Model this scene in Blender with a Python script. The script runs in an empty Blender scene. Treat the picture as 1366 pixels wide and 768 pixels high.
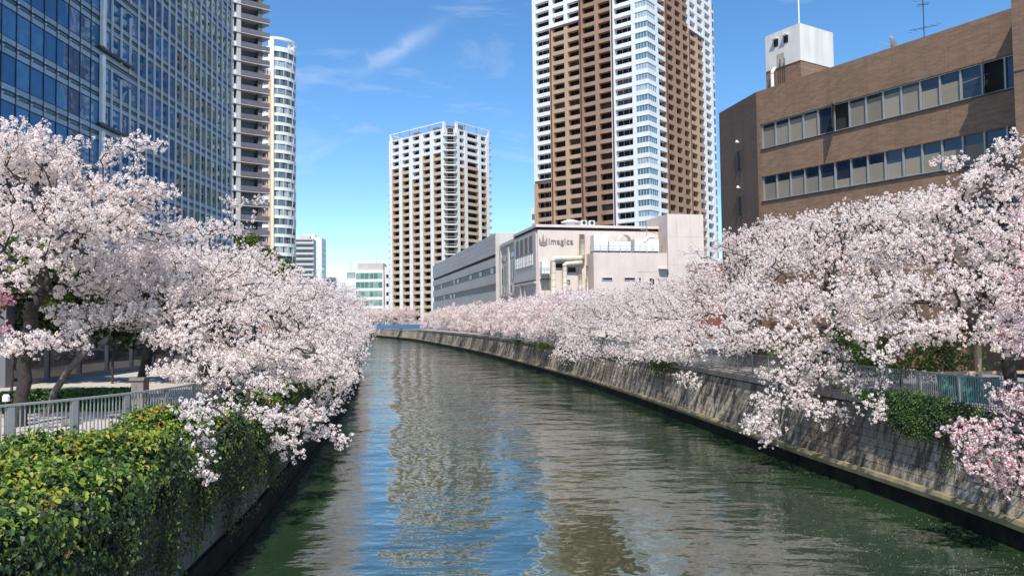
import bpy, math, random
import numpy as np
from mathutils import Vector, Matrix
from mathutils.geometry import tessellate_polygon

S = bpy.context.scene
COL = S.collection
R = math.radians
PI = math.pi

# ------------------------------------------------------------------ camera
CAM_H = 7.0
PITCH, ROLL, FPX = 2.29, 0.7, 1000.0          # focal length in pixels of the 1366-wide photograph
cam_d = bpy.data.cameras.new("camera")
cam_d.sensor_width = 36.0
cam_d.lens = FPX / 1366 * 36.0
cam_d.clip_end = 6000
cam_d.clip_start = 0.1
cam = bpy.data.objects.new("camera", cam_d)
COL.objects.link(cam)
CM = Matrix.Rotation(R(90 + PITCH), 3, 'X') @ Matrix.Rotation(R(-ROLL), 3, 'Z')
cam.matrix_world = Matrix.Translation((0, 0, CAM_H)) @ CM.to_4x4()
S.camera = cam


def at(px, py, d):
    """the point that the photograph shows at pixel (px, py) if it lies d metres ahead"""
    r = CM @ Vector(((px - 683) / FPX, (384 - py) / FPX, -1))
    return Vector((0, 0, CAM_H)) + r * (d / r.y)


# ------------------------------------------------------------------ sun, sky, exposure
SUN_AZ, SUN_EL = 181.0, 56.0                   # clockwise from the viewing direction (+Y); elevation
sv = Vector((math.sin(R(SUN_AZ)) * math.cos(R(SUN_EL)), math.cos(R(SUN_AZ)) * math.cos(R(SUN_EL)), math.sin(R(SUN_EL))))
sun_d = bpy.data.lights.new("sun", 'SUN')
sun_d.energy = 5.0
sun_d.angle = R(0.55)
sun_d.color = (1.0, 0.955, 0.89)
sun = bpy.data.objects.new("sun", sun_d)
sun.rotation_euler = sv.to_track_quat('Z', 'Y').to_euler()
sun.location = (0, -50, 200)
COL.objects.link(sun)

W = bpy.data.worlds.new("World")
S.world = W
W.use_nodes = True
wn, wl = W.node_tree.nodes, W.node_tree.links
bg = wn["Background"]
bg.inputs["Strength"].default_value = 0.108
sky = wn.new("ShaderNodeTexSky")
sky.sky_type = 'NISHITA'
sky.sun_disc = False
sky.sun_elevation = R(SUN_EL)
sky.sun_rotation = R(SUN_AZ)
sky.air_density = 0.85
sky.dust_density = 0.0
sky.ozone_density = 3.0
# thin cirrus, drawn over the whole sky
tc = wn.new("ShaderNodeTexCoord")
mp = wn.new("ShaderNodeMapping")
mp.inputs["Rotation"].default_value = (0.0, R(-28), R(12))
mp.inputs["Scale"].default_value = (1.5, 2.2, 6.5)
n1 = wn.new("ShaderNodeTexNoise")
n1.inputs["Scale"].default_value = 2.0
n1.inputs["Detail"].default_value = 7.0
n1.inputs["Roughness"].default_value = 0.62
n1.inputs["Distortion"].default_value = 0.5
cr = wn.new("ShaderNodeValToRGB")
cr.color_ramp.elements[0].position = 0.585
cr.color_ramp.elements[0].color = (0, 0, 0, 1)
cr.color_ramp.elements[1].position = 0.82
cr.color_ramp.elements[1].color = (0.42, 0.42, 0.42, 1)
mx = wn.new("ShaderNodeMix")
mx.data_type = 'RGBA'
mx.inputs["B"].default_value = (7.0, 7.5, 8.2, 1)
wl.new(tc.outputs["Generated"], mp.inputs["Vector"])
wl.new(mp.outputs["Vector"], n1.inputs["Vector"])
wl.new(n1.outputs["Fac"], cr.inputs["Fac"])
# one brighter feather of cirrus at a fixed bearing in the sky
wdir = Vector((-0.142, 0.945, 0.345)).normalized()
wax = Vector((0.86, 0.0, 0.52))
wax = (wax - wdir * wax.dot(wdir)).normalized()
wup = wdir.cross(wax)


def wdot(v):
    n = wn.new("ShaderNodeVectorMath")
    n.operation = 'DOT_PRODUCT'
    n.inputs[1].default_value = v
    wl.new(tc.outputs["Generated"], n.inputs[0])
    return n.outputs["Value"]


def wmath(op, a, b=None):
    n = wn.new("ShaderNodeMath")
    n.operation = op
    for k, v in enumerate((a, b)):
        if v is None:
            continue
        if hasattr(v, "is_output"):
            wl.new(v, n.inputs[k])
        else:
            n.inputs[k].default_value = v
    return n.outputs[0]


n2 = wn.new("ShaderNodeTexNoise")
n2.inputs["Scale"].default_value = 26.0
n2.inputs["Detail"].default_value = 5.0
n2.inputs["Distortion"].default_value = 0.8
wl.new(tc.outputs["Generated"], n2.inputs["Vector"])
ea = wmath('MULTIPLY', wdot(wax), 1 / 0.050)
eb = wmath('MULTIPLY', wmath('ADD', wdot(wup), wmath('MULTIPLY', wmath('SUBTRACT', n2.outputs["Fac"], 0.5), 0.03)), 1 / 0.0095)
g2 = wmath('POWER', 2.718, wmath('MULTIPLY', wmath('ADD', wmath('MULTIPLY', ea, ea), wmath('MULTIPLY', eb, eb)), -1.0))
front = wmath('GREATER_THAN', wdot(wdir), 0.0)
feather = wmath('MULTIPLY', wmath('MULTIPLY', g2, front), wmath('MULTIPLY', n2.outputs["Fac"], 0.62))
tot = wmath('MAXIMUM', cr.outputs["Color"], feather)
wl.new(tot, mx.inputs["Factor"])
hs = wn.new("ShaderNodeHueSaturation")
hs.inputs["Hue"].default_value = 0.498
hs.inputs["Saturation"].default_value = 1.2
hs.inputs["Value"].default_value = 1.5
wl.new(sky.outputs["Color"], hs.inputs["Color"])
wl.new(hs.outputs["Color"], mx.inputs["A"])
wl.new(mx.outputs["Result"], bg.inputs["Color"])

S.view_settings.view_transform = 'Standard'
S.view_settings.look = 'None'
S.view_settings.gamma = 1.0
S.view_settings.exposure = 0.35
S.render.engine = 'CYCLES'
S.cycles.max_bounces = 6
S.cycles.diffuse_bounces = 3
S.cycles.glossy_bounces = 3
S.cycles.transmission_bounces = 3
S.cycles.transparent_max_bounces = 4
S.cycles.sample_clamp_indirect = 6.0
S.cycles.use_denoising = True

# ------------------------------------------------------------------ materials
MATS = {}


def nd(nt, t, **kw):
    n = nt.nodes.new(t)
    for k, v in kw.items():
        if k in n.inputs:
            n.inputs[k].default_value = v
        else:
            setattr(n, k, v)
    return n


def lk(nt, a, b):
    nt.links.new(a, b)


def new_mat(name):
    m = bpy.data.materials.new(name)
    m.use_nodes = True
    MATS[name] = m
    return m, m.node_tree, m.node_tree.nodes["Principled BSDF"]


def mixc(nt, fac, a, b, blend='MIX'):
    n = nt.nodes.new("ShaderNodeMix")
    n.data_type = 'RGBA'
    n.blend_type = blend
    for sock, v in (("Factor", fac), ("A", a), ("B", b)):
        if hasattr(v, "is_output"):
            nt.links.new(v, n.inputs[sock])
        elif sock == "Factor":
            n.inputs[sock].default_value = v
        else:
            n.inputs[sock].default_value = (*v[:3], 1)
    return n.outputs["Result"]


def ramp(nt, src, p0, p1, c0=(0, 0, 0), c1=(1, 1, 1)):
    n = nt.nodes.new("ShaderNodeValToRGB")
    e = n.color_ramp.elements
    e[0].position, e[1].position = p0, p1
    e[0].color, e[1].color = (*c0, 1), (*c1, 1)
    nt.links.new(src, n.inputs["Fac"])
    return n.outputs["Color"]


def noise(nt, scale, detail=4, stretch=(1, 1, 1), rough=0.55, rot=(0, 0, 0)):
    g = nt.nodes.new("ShaderNodeNewGeometry")
    m = nt.nodes.new("ShaderNodeMapping")
    m.inputs["Scale"].default_value = stretch
    m.inputs["Rotation"].default_value = rot
    nt.links.new(g.outputs["Position"], m.inputs["Vector"])
    n = nt.nodes.new("ShaderNodeTexNoise")
    n.inputs["Scale"].default_value = scale
    n.inputs["Detail"].default_value = detail
    n.inputs["Roughness"].default_value = rough
    nt.links.new(m.outputs["Vector"], n.inputs["Vector"])
    return n.outputs["Fac"]


def pmat(name, col, rough=0.6, var=0.14, scale=1.5, streak=0.0, bump=0.0, bscale=8.0, metal=0.0, rnd=0.0, spec=0.5, streak_scale=1.2):
    """painted / stone / metal surface: base colour with cloudy variation, run-down streaks and fine relief"""
    m, nt, b = new_mat(name)
    f = noise(nt, scale, 5)
    c = mixc(nt, ramp(nt, f, 0.3, 0.7), tuple(x * (1 - var) for x in col), tuple(min(1, x * (1 + var)) for x in col))
    if streak:
        s = noise(nt, streak_scale, 5, (1, 1, 0.07), 0.65)
        c = mixc(nt, ramp(nt, s, 0.42, 0.75, (0, 0, 0), (streak,) * 3), c, tuple(x * 0.35 for x in col))
    if rnd:
        oi = nd(nt, "ShaderNodeObjectInfo")
        c = mixc(nt, ramp(nt, oi.outputs["Random"], 0, 1, (1 - rnd,) * 3, (1 + rnd,) * 3), c, c, 'MIX') if False else c
        mul = nt.nodes.new("ShaderNodeMix")
        mul.data_type = 'RGBA'
        mul.blend_type = 'MULTIPLY'
        mul.inputs["Factor"].default_value = 1.0
        mr = nd(nt, "ShaderNodeMapRange")
        mr.inputs["To Min"].default_value = 1 - rnd
        mr.inputs["To Max"].default_value = 1.0
        lk(nt, oi.outputs["Random"], mr.inputs["Value"])
        cx = nd(nt, "ShaderNodeCombineXYZ")
        for i in range(3):
            lk(nt, mr.outputs["Result"], cx.inputs[i])
        lk(nt, c, mul.inputs["A"])
        lk(nt, cx.outputs["Vector"], mul.inputs["B"])
        c = mul.outputs["Result"]
    lk(nt, c, b.inputs["Base Color"])
    b.inputs["Roughness"].default_value = rough
    b.inputs["Metallic"].default_value = metal
    b.inputs["Specular IOR Level"].default_value = spec
    if bump:
        bp = nd(nt, "ShaderNodeBump", Strength=bump, Distance=0.03)
        lk(nt, noise(nt, bscale, 6), bp.inputs["Height"])
        lk(nt, bp.outputs["Normal"], b.inputs["Normal"])
    return m


def glass_mat(name, dark, light, share, ior=1.9, rough=0.03, wav=0.015, tint=(1, 1, 1)):
    """window glass over a dim room; a share of the panes has a pale curtain or blind behind it"""
    m, nt, b = new_mat(name)
    oi = nd(nt, "ShaderNodeObjectInfo")
    fac = ramp(nt, oi.outputs["Random"], 1 - share - 0.02, 1 - share + 0.18)
    f2 = noise(nt, 0.9, 3)
    c = mixc(nt, fac, dark, light)
    c = mixc(nt, ramp(nt, f2, 0.35, 0.7, (0, 0, 0), (0.5,) * 3), c, tuple(x * 0.5 for x in dark))
    lk(nt, c, b.inputs["Base Color"])
    b.inputs["Roughness"].default_value = rough
    b.inputs["IOR"].default_value = ior
    b.inputs["Specular Tint"].default_value = (*tint, 1)
    bp = nd(nt, "ShaderNodeBump", Strength=wav, Distance=1.0)
    lk(nt, noise(nt, 0.35, 2), bp.inputs["Height"])
    lk(nt, bp.outputs["Normal"], b.inputs["Normal"])
    return m


def brick_mat(name, c1, c2, mortar, u, scale=1.0):
    """fine tile bricks, laid along the horizontal direction u"""
    m, nt, b = new_mat(name)
    g = nd(nt, "ShaderNodeNewGeometry")
    dot = nd(nt, "ShaderNodeVectorMath", operation='DOT_PRODUCT')
    dot.inputs[1].default_value = (u[0], u[1], 0)
    lk(nt, g.outputs["Position"], dot.inputs[0])
    sp = nd(nt, "ShaderNodeSeparateXYZ")
    lk(nt, g.outputs["Position"], sp.inputs[0])
    cx = nd(nt, "ShaderNodeCombineXYZ")
    lk(nt, dot.outputs["Value"], cx.inputs[0])
    lk(nt, sp.outputs["Z"], cx.inputs[1])
    br = nd(nt, "ShaderNodeTexBrick")
    br.inputs["Scale"].default_value = scale
    br.inputs["Brick Width"].default_value = 0.46
    br.inputs["Row Height"].default_value = 0.125
    br.inputs["Mortar Size"].default_value = 0.011
    br.inputs["Bias"].default_value = 0.0
    br.inputs["Color1"].default_value = (*c1, 1)
    br.inputs["Color2"].default_value = (*c2, 1)
    br.inputs["Mortar"].default_value = (*mortar, 1)
    lk(nt, cx.outputs["Vector"], br.inputs["Vector"])
    f = noise(nt, 0.7, 5, (1, 1, 0.5))
    c = mixc(nt, ramp(nt, f, 0.3, 0.75, (0, 0, 0), (0.45,) * 3), br.outputs["Color"], tuple(x * 0.55 for x in c1))
    c = mixc(nt, ramp(nt, noise(nt, 1.6, 4, (1, 1, 0.05), 0.6), 0.5, 0.75, (0, 0, 0), (0.5,) * 3), c, tuple(x * 0.5 for x in c1))
    lk(nt, c, b.inputs["Base Color"])
    b.inputs["Roughness"].default_value = 0.62
    bp = nd(nt, "ShaderNodeBump", Strength=0.5, Distance=0.012, invert=True)
    lk(nt, br.outputs["Fac"], bp.inputs["Height"])
    lk(nt, bp.outputs["Normal"], b.inputs["Normal"])
    return m


def petal_mat(name, col, deep, share, trans=0.46):
    m, nt, b = new_mat(name)
    g = nd(nt, "ShaderNodeNewGeometry")
    c = mixc(nt, ramp(nt, g.outputs["Random Per Island"], 1 - share - 0.03, 1 - share + 0.03), col, deep)
    f = noise(nt, 0.55, 2)
    c = mixc(nt, ramp(nt, f, 0.35, 0.7, (0, 0, 0), (0.35,) * 3), c, tuple(x * y for x, y in zip(col, (0.96, 0.91, 0.90))))
    nt.nodes.remove(b)
    d = nd(nt, "ShaderNodeBsdfDiffuse")
    t = nd(nt, "ShaderNodeBsdfTranslucent")
    lk(nt, c, d.inputs["Color"])
    lk(nt, c, t.inputs["Color"])
    ms = nd(nt, "ShaderNodeMixShader", Fac=trans)
    lk(nt, d.outputs[0], ms.inputs[1])
    lk(nt, t.outputs[0], ms.inputs[2])
    lk(nt, ms.outputs[0], nt.nodes["Material Output"].inputs["Surface"])
    return m


def leaf_mat(name, stops, trans=0.3, rough=0.45, nscale=0.8):
    """stops: list of (position, colour) over a per-leaf random number shifted by a slow noise"""
    m, nt, b = new_mat(name)
    g = nd(nt, "ShaderNodeNewGeometry")
    f = noise(nt, nscale, 3)
    ad = nd(nt, "ShaderNodeMath", operation='MULTIPLY_ADD')
    lk(nt, f, ad.inputs[0])
    ad.inputs[1].default_value = 2.0
    lk(nt, g.outputs["Random Per Island"], ad.inputs[2])
    sc = nd(nt, "ShaderNodeMath", operation='MULTIPLY')
    lk(nt, ad.outputs[0], sc.inputs[0])
    sc.inputs[1].default_value = 0.335
    rp = nt.nodes.new("ShaderNodeValToRGB")
    e = rp.color_ramp.elements
    while len(e) < len(stops):
        e.new(0.5)
    for k, (p, c) in enumerate(stops):
        e[k].position = p
        e[k].color = (*c, 1)
    lk(nt, sc.outputs[0], rp.inputs["Fac"])
    lk(nt, rp.outputs["Color"], b.inputs["Base Color"])
    b.inputs["Roughness"].default_value = rough
    t = nd(nt, "ShaderNodeBsdfTranslucent")
    lk(nt, rp.outputs["Color"], t.inputs["Color"])
    ms = nd(nt, "ShaderNodeMixShader", Fac=trans)
    lk(nt, b.outputs[0], ms.inputs[1])
    lk(nt, t.outputs[0], ms.inputs[2])
    lk(nt, ms.outputs[0], nt.nodes["Material Output"].inputs["Surface"])
    return m


pmat("white_paint", (0.62, 0.61, 0.57), 0.55, 0.08, 0.6, streak=0.35, streak_scale=0.9)
pmat("white_tile", (0.72, 0.72, 0.71), 0.5, 0.05, 0.25, streak=0.10)
pmat("brown_tile", (0.31, 0.19, 0.122), 0.6, 0.12, 0.3, streak=0.15)
pmat("tan_tile", (0.44, 0.295, 0.19), 0.6, 0.1, 0.3, streak=0.12)
pmat("dark_brown_tile", (0.10, 0.05, 0.035), 0.6, 0.1)
pmat("beige_tile", (0.52, 0.405, 0.29), 0.6, 0.08, 0.3, streak=0.12)
pmat("pink_beige", (0.63, 0.535, 0.47), 0.7, 0.06, 0.5, streak=0.16)
pmat("grey_panel", (0.42, 0.40, 0.39), 0.6, 0.06, 0.5, streak=0.2, rnd=0.10)
pmat("grey_wall", (0.50, 0.465, 0.435), 0.65, 0.07, 0.5, streak=0.2)
pmat("dark_band", (0.14, 0.14, 0.145), 0.5, 0.1)
pmat("black_gap", (0.018, 0.018, 0.02), 0.8, 0.1)
pmat("dark_joint", (0.10, 0.085, 0.068), 0.9, 0.2)
pmat("dark_interior", (0.035, 0.033, 0.033), 0.8, 0.25, 2.0)
pmat("aluminium", (0.36, 0.36, 0.36), 0.45, 0.08, 2, metal=0.4)
pmat("dark_frame", (0.045, 0.045, 0.05), 0.45, 0.1, metal=0.3)
pmat("white_fin", (0.70, 0.71, 0.72), 0.4, 0.04, 1)
pmat("duct_metal", (0.58, 0.52, 0.42), 0.5, 0.12, 1.5, streak=0.2)
pmat("machine_white", (0.72, 0.72, 0.72), 0.5, 0.08, 1.5, streak=0.15)
pmat("logo_grey", (0.26, 0.20, 0.19), 0.5, 0.1)
pmat("orange_fin", (0.56, 0.38, 0.24), 0.5, 0.06)
pmat("cream_fin", (0.70, 0.62, 0.47), 0.5, 0.06)
pmat("red_balcony", (0.42, 0.20, 0.14), 0.6, 0.08)
pmat("grey_balcony", (0.15, 0.135, 0.15), 0.45, 0.1, rnd=0.2)
pmat("slab_white", (0.44, 0.43, 0.42), 0.6, 0.06)
pmat("mauve_wall", (0.13, 0.12, 0.125), 0.6, 0.1)
pmat("red_lattice", (0.40, 0.10, 0.07), 0.5, 0.1)
pmat("red_brick", (0.17, 0.055, 0.04), 0.7, 0.15)
pmat("fence_grey", (0.33, 0.33, 0.32), 0.5, 0.1, 3, metal=0.2, bump=0.1)
pmat("fence_dark", (0.20, 0.20, 0.20), 0.5, 0.15, 3, metal=0.3)
pmat("bridge_blue", (0.06, 0.14, 0.27), 0.5, 0.1)
pmat("net_green", (0.015, 0.15, 0.125), 0.7, 0.2, 2)
pmat("wood_post", (0.42, 0.30, 0.20), 0.7, 0.15, 4)
pmat("office_spandrel", (0.25, 0.37, 0.48), 0.25, 0.08, 0.5, rnd=0.25, spec=0.9)
pmat("office_teal", (0.03, 0.085, 0.11), 0.2, 0.1, 0.5, spec=0.9)
pmat("lamp_white", (0.75, 0.75, 0.72), 0.4, 0.03)
pmat("paving", (0.42, 0.37, 0.31), 0.8, 0.14, 1.2, bump=0.3, bscale=12)
pmat("soil", (0.13, 0.10, 0.07), 0.9, 0.3, 1.5, bump=0.6, bscale=10)
pmat("city_ground", (0.17, 0.165, 0.16), 0.9, 0.2, 0.2)
pmat("stone_kerb", (0.36, 0.33, 0.29), 0.8, 0.15, 2.0, bump=0.3)

glass_mat("tower_glass", (0.012, 0.012, 0.014), (0.15, 0.14, 0.13), 0.16, 1.2)
glass_mat("corner_glass", (0.10, 0.20, 0.25), (0.42, 0.50, 0.52), 0.35, 1.9)
glass_mat("office_glass", (0.032, 0.11, 0.235), (0.08, 0.20, 0.36), 0.4, 1.7, 0.015, 0.02, (0.5, 0.75, 1.0))  # blue base colour carries the reflected sky
glass_mat("office_glass_green", (0.05, 0.085, 0.09), (0.12, 0.19, 0.195), 0.4, 2.4, 0.012, 0.03, (0.72, 0.95, 0.92))
glass_mat("green_glass", (0.10, 0.24, 0.20), (0.26, 0.42, 0.36), 0.5, 1.8)
glass_mat("round_glass", (0.10, 0.14, 0.15), (0.40, 0.46, 0.46), 0.45, 1.9)
glass_mat("strip_glass", (0.02, 0.026, 0.038), (0.03, 0.035, 0.05), 0.3, 1.7, 0.03, 0.01)
pmat("blind", (0.27, 0.235, 0.185), 0.8, 0.06, 0.8, rnd=0.35)

BROWN_U = (0.5225, -0.8526)
END_U = (-0.203, 0.979)
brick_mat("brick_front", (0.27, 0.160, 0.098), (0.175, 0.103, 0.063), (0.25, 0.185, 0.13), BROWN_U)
brick_mat("brick_end_shaded", (0.135, 0.085, 0.060), (0.105, 0.066, 0.047), (0.13, 0.10, 0.08), END_U)  # same brick darkened, shade of the end wall painted in

petal_mat("petal_white", (0.95, 0.865, 0.82), (0.78, 0.57, 0.55), 0.08)
petal_mat("petal_pink", (0.92, 0.815, 0.78), (0.66, 0.36, 0.37), 0.11)
petal_mat("petal_bud", (0.90, 0.77, 0.75), (0.58, 0.17, 0.20), 0.17)
petal_mat("petal_rose", (0.80, 0.52, 0.58), (0.62, 0.16, 0.24), 0.30)
petal_mat("petal_deep", (0.72, 0.26, 0.38), (0.55, 0.12, 0.22), 0.3)
leaf_mat("ivy_leaf", [(0.30, (0.012, 0.036, 0.010)), (0.43, (0.032, 0.085, 0.012)), (0.52, (0.09, 0.175, 0.016)), (0.61, (0.29, 0.37, 0.03)), (0.685, (0.46, 0.38, 0.045)), (0.73, (0.42, 0.13, 0.03))], 0.38, 0.55, 0.9)
leaf_mat("ivy_dark", [(0.28, (0.010, 0.022, 0.008)), (0.50, (0.022, 0.046, 0.012)), (0.62, (0.055, 0.10, 0.016)), (0.70, (0.16, 0.22, 0.025)), (0.77, (0.14, 0.05, 0.025))], 0.2, 0.55, 1.0)  # darker ivy greens: shade of hanging and inner leaves painted in; also dark creepers
leaf_mat("ivy_clump", [(0.30, (0.010, 0.028, 0.009)), (0.46, (0.026, 0.065, 0.012)), (0.58, (0.06, 0.12, 0.016)), (0.72, (0.14, 0.20, 0.025))], 0.25, 0.55, 1.0)
leaf_mat("tree_leaf", [(0.3, (0.05, 0.085, 0.012)), (0.55, (0.12, 0.17, 0.02)), (0.8, (0.23, 0.25, 0.03))])
leaf_mat("hedge_leaf", [(0.3, (0.03, 0.075, 0.012)), (0.55, (0.08, 0.15, 0.02)), (0.8, (0.14, 0.22, 0.03))])
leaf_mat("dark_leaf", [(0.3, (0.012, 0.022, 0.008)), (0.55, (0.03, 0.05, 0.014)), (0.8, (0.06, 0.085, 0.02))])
pmat("bark", (0.040, 0.030, 0.026), 0.9, 0.4, 6, bump=0.9, bscale=22)
pmat("bark_pale", (0.13, 0.105, 0.09), 0.9, 0.35, 5, bump=0.8, bscale=22)
pmat("vine_stem", (0.045, 0.033, 0.024), 0.9, 0.3, 6)

# stone of the river wall: each block its own grey, dark stains and pale streaks down the slope
m, nt, b = new_mat("wall_stone")
oi = nd(nt, "ShaderNodeObjectInfo")
geo_ = nd(nt, "ShaderNodeNewGeometry")
base = mixc(nt, ramp(nt, geo_.outputs["Random Per Island"], 0, 1), (0.40, 0.33, 0.24), (0.47, 0.39, 0.285))
s1 = noise(nt, 2.0, 6, (1, 1, 0.11), 0.7)
c_ = mixc(nt, ramp(nt, s1, 0.44, 0.57, (0, 0, 0), (0.92,) * 3), base, (0.055, 0.044, 0.034))
s2 = noise(nt, 2.6, 5, (1, 1, 0.12), 0.6)
c_ = mixc(nt, ramp(nt, s2, 0.57, 0.70, (0, 0, 0), (0.75,) * 3), c_, (0.58, 0.50, 0.37))
s3 = noise(nt, 0.16, 3)
c_ = mixc(nt, ramp(nt, s3, 0.46, 0.60, (0, 0, 0), (0.62,) * 3), c_, (0.075, 0.06, 0.045))
lk(nt, c_, b.inputs["Base Color"])
b.inputs["Roughness"].default_value = 0.88
bp = nd(nt, "ShaderNodeBump", Strength=0.6, Distance=0.02)
lk(nt, noise(nt, 9, 6), bp.inputs["Height"])
lk(nt, bp.outputs["Normal"], b.inputs["Normal"])

# wet footing of the walls
m, nt, b = new_mat("wet_footing")
c_ = mixc(nt, ramp(nt, noise(nt, 1.2, 5), 0.4, 0.65), (0.005, 0.005, 0.004), (0.016, 0.018, 0.008))
lk(nt, c_, b.inputs["Base Color"])
b.inputs["Specular IOR Level"].default_value = 0.15
b.inputs["Roughness"].default_value = 0.75
bp = nd(nt, "ShaderNodeBump", Strength=0.8, Distance=0.05)
lk(nt, noise(nt, 5, 6), bp.inputs["Height"])
lk(nt, bp.outputs["Normal"], b.inputs["Normal"])
pmat("mossy_ledge", (0.25, 0.21, 0.11), 0.9, 0.35, 1.4, bump=0.6, bscale=6, streak=0.85, streak_scale=1.3)
pmat("concrete_wall", (0.15, 0.145, 0.12), 0.85, 0.35, 0.8, bump=0.5, bscale=5, streak=0.8)
pmat("coping_stone", (0.22, 0.195, 0.17), 0.85, 0.2, 1.5, bump=0.4, streak=0.3)

# water: murky green body, short ripples lying across the view, a slower swell
m, nt, b = new_mat("water")
c_ = mixc(nt, ramp(nt, noise(nt, 0.09, 3), 0.35, 0.7), (0.015, 0.030, 0.014), (0.026, 0.050, 0.022))
lk(nt, c_, b.inputs["Base Color"])
b.inputs["Roughness"].default_value = 0.04
b.inputs["IOR"].default_value = 3.6
b.inputs["Specular IOR Level"].default_value = 0.5
h1 = noise(nt, 1.4, 2, (0.55, 1.0, 1), 0.5, (0, 0, R(8)))
h2 = noise(nt, 0.28, 2, (0.6, 1.0, 1), 0.5, (0, 0, R(-14)))
h3 = noise(nt, 5.5, 2, (0.6, 1.0, 1), 0.5, (0, 0, R(3)))
a1 = nd(nt, "ShaderNodeMath", operation='MULTIPLY_ADD')
lk(nt, h2, a1.inputs[0])
a1.inputs[1].default_value = 3.6
lk(nt, h1, a1.inputs[2])
a2 = nd(nt, "ShaderNodeMath", operation='MULTIPLY_ADD')
lk(nt, h3, a2.inputs[0])
a2.inputs[1].default_value = 0.05
lk(nt, a1.outputs[0], a2.inputs[2])
bp = nd(nt, "ShaderNodeBump", Strength=1.0, Distance=0.064)
wind = nd(nt, "ShaderNodeMapRange")
wind.inputs["From Min"].default_value = 0.35
wind.inputs["From Max"].default_value = 0.65
wind.inputs["To Min"].default_value = 0.45
wind.inputs["To Max"].default_value = 1.25
lk(nt, noise(nt, 0.085, 3, (1.0, 0.6, 1), 0.5, (0, 0, R(20))), wind.inputs["Value"])
a3 = nd(nt, "ShaderNodeMath", operation='MULTIPLY')
lk(nt, a2.outputs[0], a3.inputs[0])
lk(nt, wind.outputs["Result"], a3.inputs[1])
lk(nt, a3.outputs[0], bp.inputs["Height"])
lk(nt, bp.outputs["Normal"], b.inputs["Normal"])


# ------------------------------------------------------------------ mesh helpers
class MB:
    def __init__(self):
        self.v, self.f, self.mi = [], [], []

    def face(self, pts, m=0):
        i = len(self.v)
        self.v += [tuple(p) for p in pts]
        self.f.append(tuple(range(i, i + len(pts))))
        self.mi.append(m)

    def box(self, x0, x1, y0, y1, z0, z1, m=0):
        i = len(self.v)
        self.v += [(x0, y0, z0), (x1, y0, z0), (x1, y1, z0), (x0, y1, z0), (x0, y0, z1), (x1, y0, z1), (x1, y1, z1), (x0, y1, z1)]
        for q in ((0, 3, 2, 1), (4, 5, 6, 7), (0, 1, 5, 4), (1, 2, 6, 5), (2, 3, 7, 6), (3, 0, 4, 7)):
            self.f.append(tuple(i + k for k in q))
            self.mi.append(m)
        return self

    def prism(self, poly, z0, z1, m=0):
        """poly counter-clockwise seen from above"""
        n = len(poly)
        i = len(self.v)
        self.v += [(p[0], p[1], z0) for p in poly] + [(p[0], p[1], z1) for p in poly]
        for k in range(n):
            j = (k + 1) % n
            self.f.append((i + k, i + j, i + n + j, i + n + k))
            self.mi.append(m)
        self.f.append(tuple(i + n + k for k in range(n)))
        self.mi.append(m)
        self.f.append(tuple(i + n - 1 - k for k in range(n)))
        self.mi.append(m)
        return self

    def tube(self, pts, rad, n=8, m=0, cap=True):
        pts = [Vector(p) for p in pts]
        rads = rad if isinstance(rad, (list, tuple)) else [rad] * len(pts)
        i0 = len(self.v)
        ref = Vector((0, 0, 1))
        for k, p in enumerate(pts):
            d = (pts[min(k + 1, len(pts) - 1)] - pts[max(k - 1, 0)]).normalized()
            a = d.cross(ref)
            if a.length < 0.05:
                a = d.cross(Vector((1, 0, 0)))
            a.normalize()
            bb = d.cross(a)
            for j in range(n):
                t = 2 * PI * j / n
                self.v.append(tuple(p + (a * math.cos(t) + bb * math.sin(t)) * rads[k]))
        for k in range(len(pts) - 1):
            for j in range(n):
                j2 = (j + 1) % n
                self.f.append((i0 + k * n + j, i0 + k * n + j2, i0 + (k + 1) * n + j2, i0 + (k + 1) * n + j))
                self.mi.append(m)
        if cap:
            self.f.append(tuple(i0 + j for j in range(n)))
            self.f.append(tuple(i0 + (len(pts) - 1) * n + n - 1 - j for j in range(n)))
            self.mi += [m, m]
        return self

    def mesh(self, name, mats, smooth=False):
        me = bpy.data.meshes.new(name)
        me.from_pydata(self.v, [], self.f)
        for x in (mats if isinstance(mats, (list, tuple)) else [mats]):
            me.materials.append(MATS[x])
        if any(self.mi):
            me.polygons.foreach_set("material_index", self.mi)
        if smooth:
            me.polygons.foreach_set("use_smooth", [True] * len(me.polygons))
        me.update()
        return me

    def build(self, name, mats, parent=None, smooth=False, loc=None, rz=0.0):
        return put(self.mesh(name, mats, smooth), name, parent, loc, rz)


def put(me, name, parent=None, loc=None, rz=0.0, scale=None):
    o = bpy.data.objects.new(name, me)
    COL.objects.link(o)
    if parent is not None:
        o.parent = parent
    if loc is not None:
        o.location = loc
    if rz:
        o.rotation_euler = (0, 0, rz)
    if scale is not None:
        o.scale = scale
    return o


def tag(o, label=None, cat=None, group=None, kind=None):
    if label:
        o["label"] = label
    if cat:
        o["category"] = cat
    if group:
        o["group"] = group
    if kind:
        o["kind"] = kind
    return o


def thing(name, label, cat, loc=(0, 0, 0), rz=0.0, group=None):
    o = bpy.data.objects.new(name, None)
    o.empty_display_size = 0.5
    COL.objects.link(o)
    o.location = loc
    o.rotation_euler = (0, 0, rz)
    return tag(o, label, cat, group)


def copy_tree(o, parent=None):
    c = o.copy()
    COL.objects.link(c)
    if parent is not None:
        c.parent = parent
    for ch in list(o.children):
        copy_tree(ch, c)
    return c


def rot_of(u):
    return math.atan2(u[1], u[0])


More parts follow.
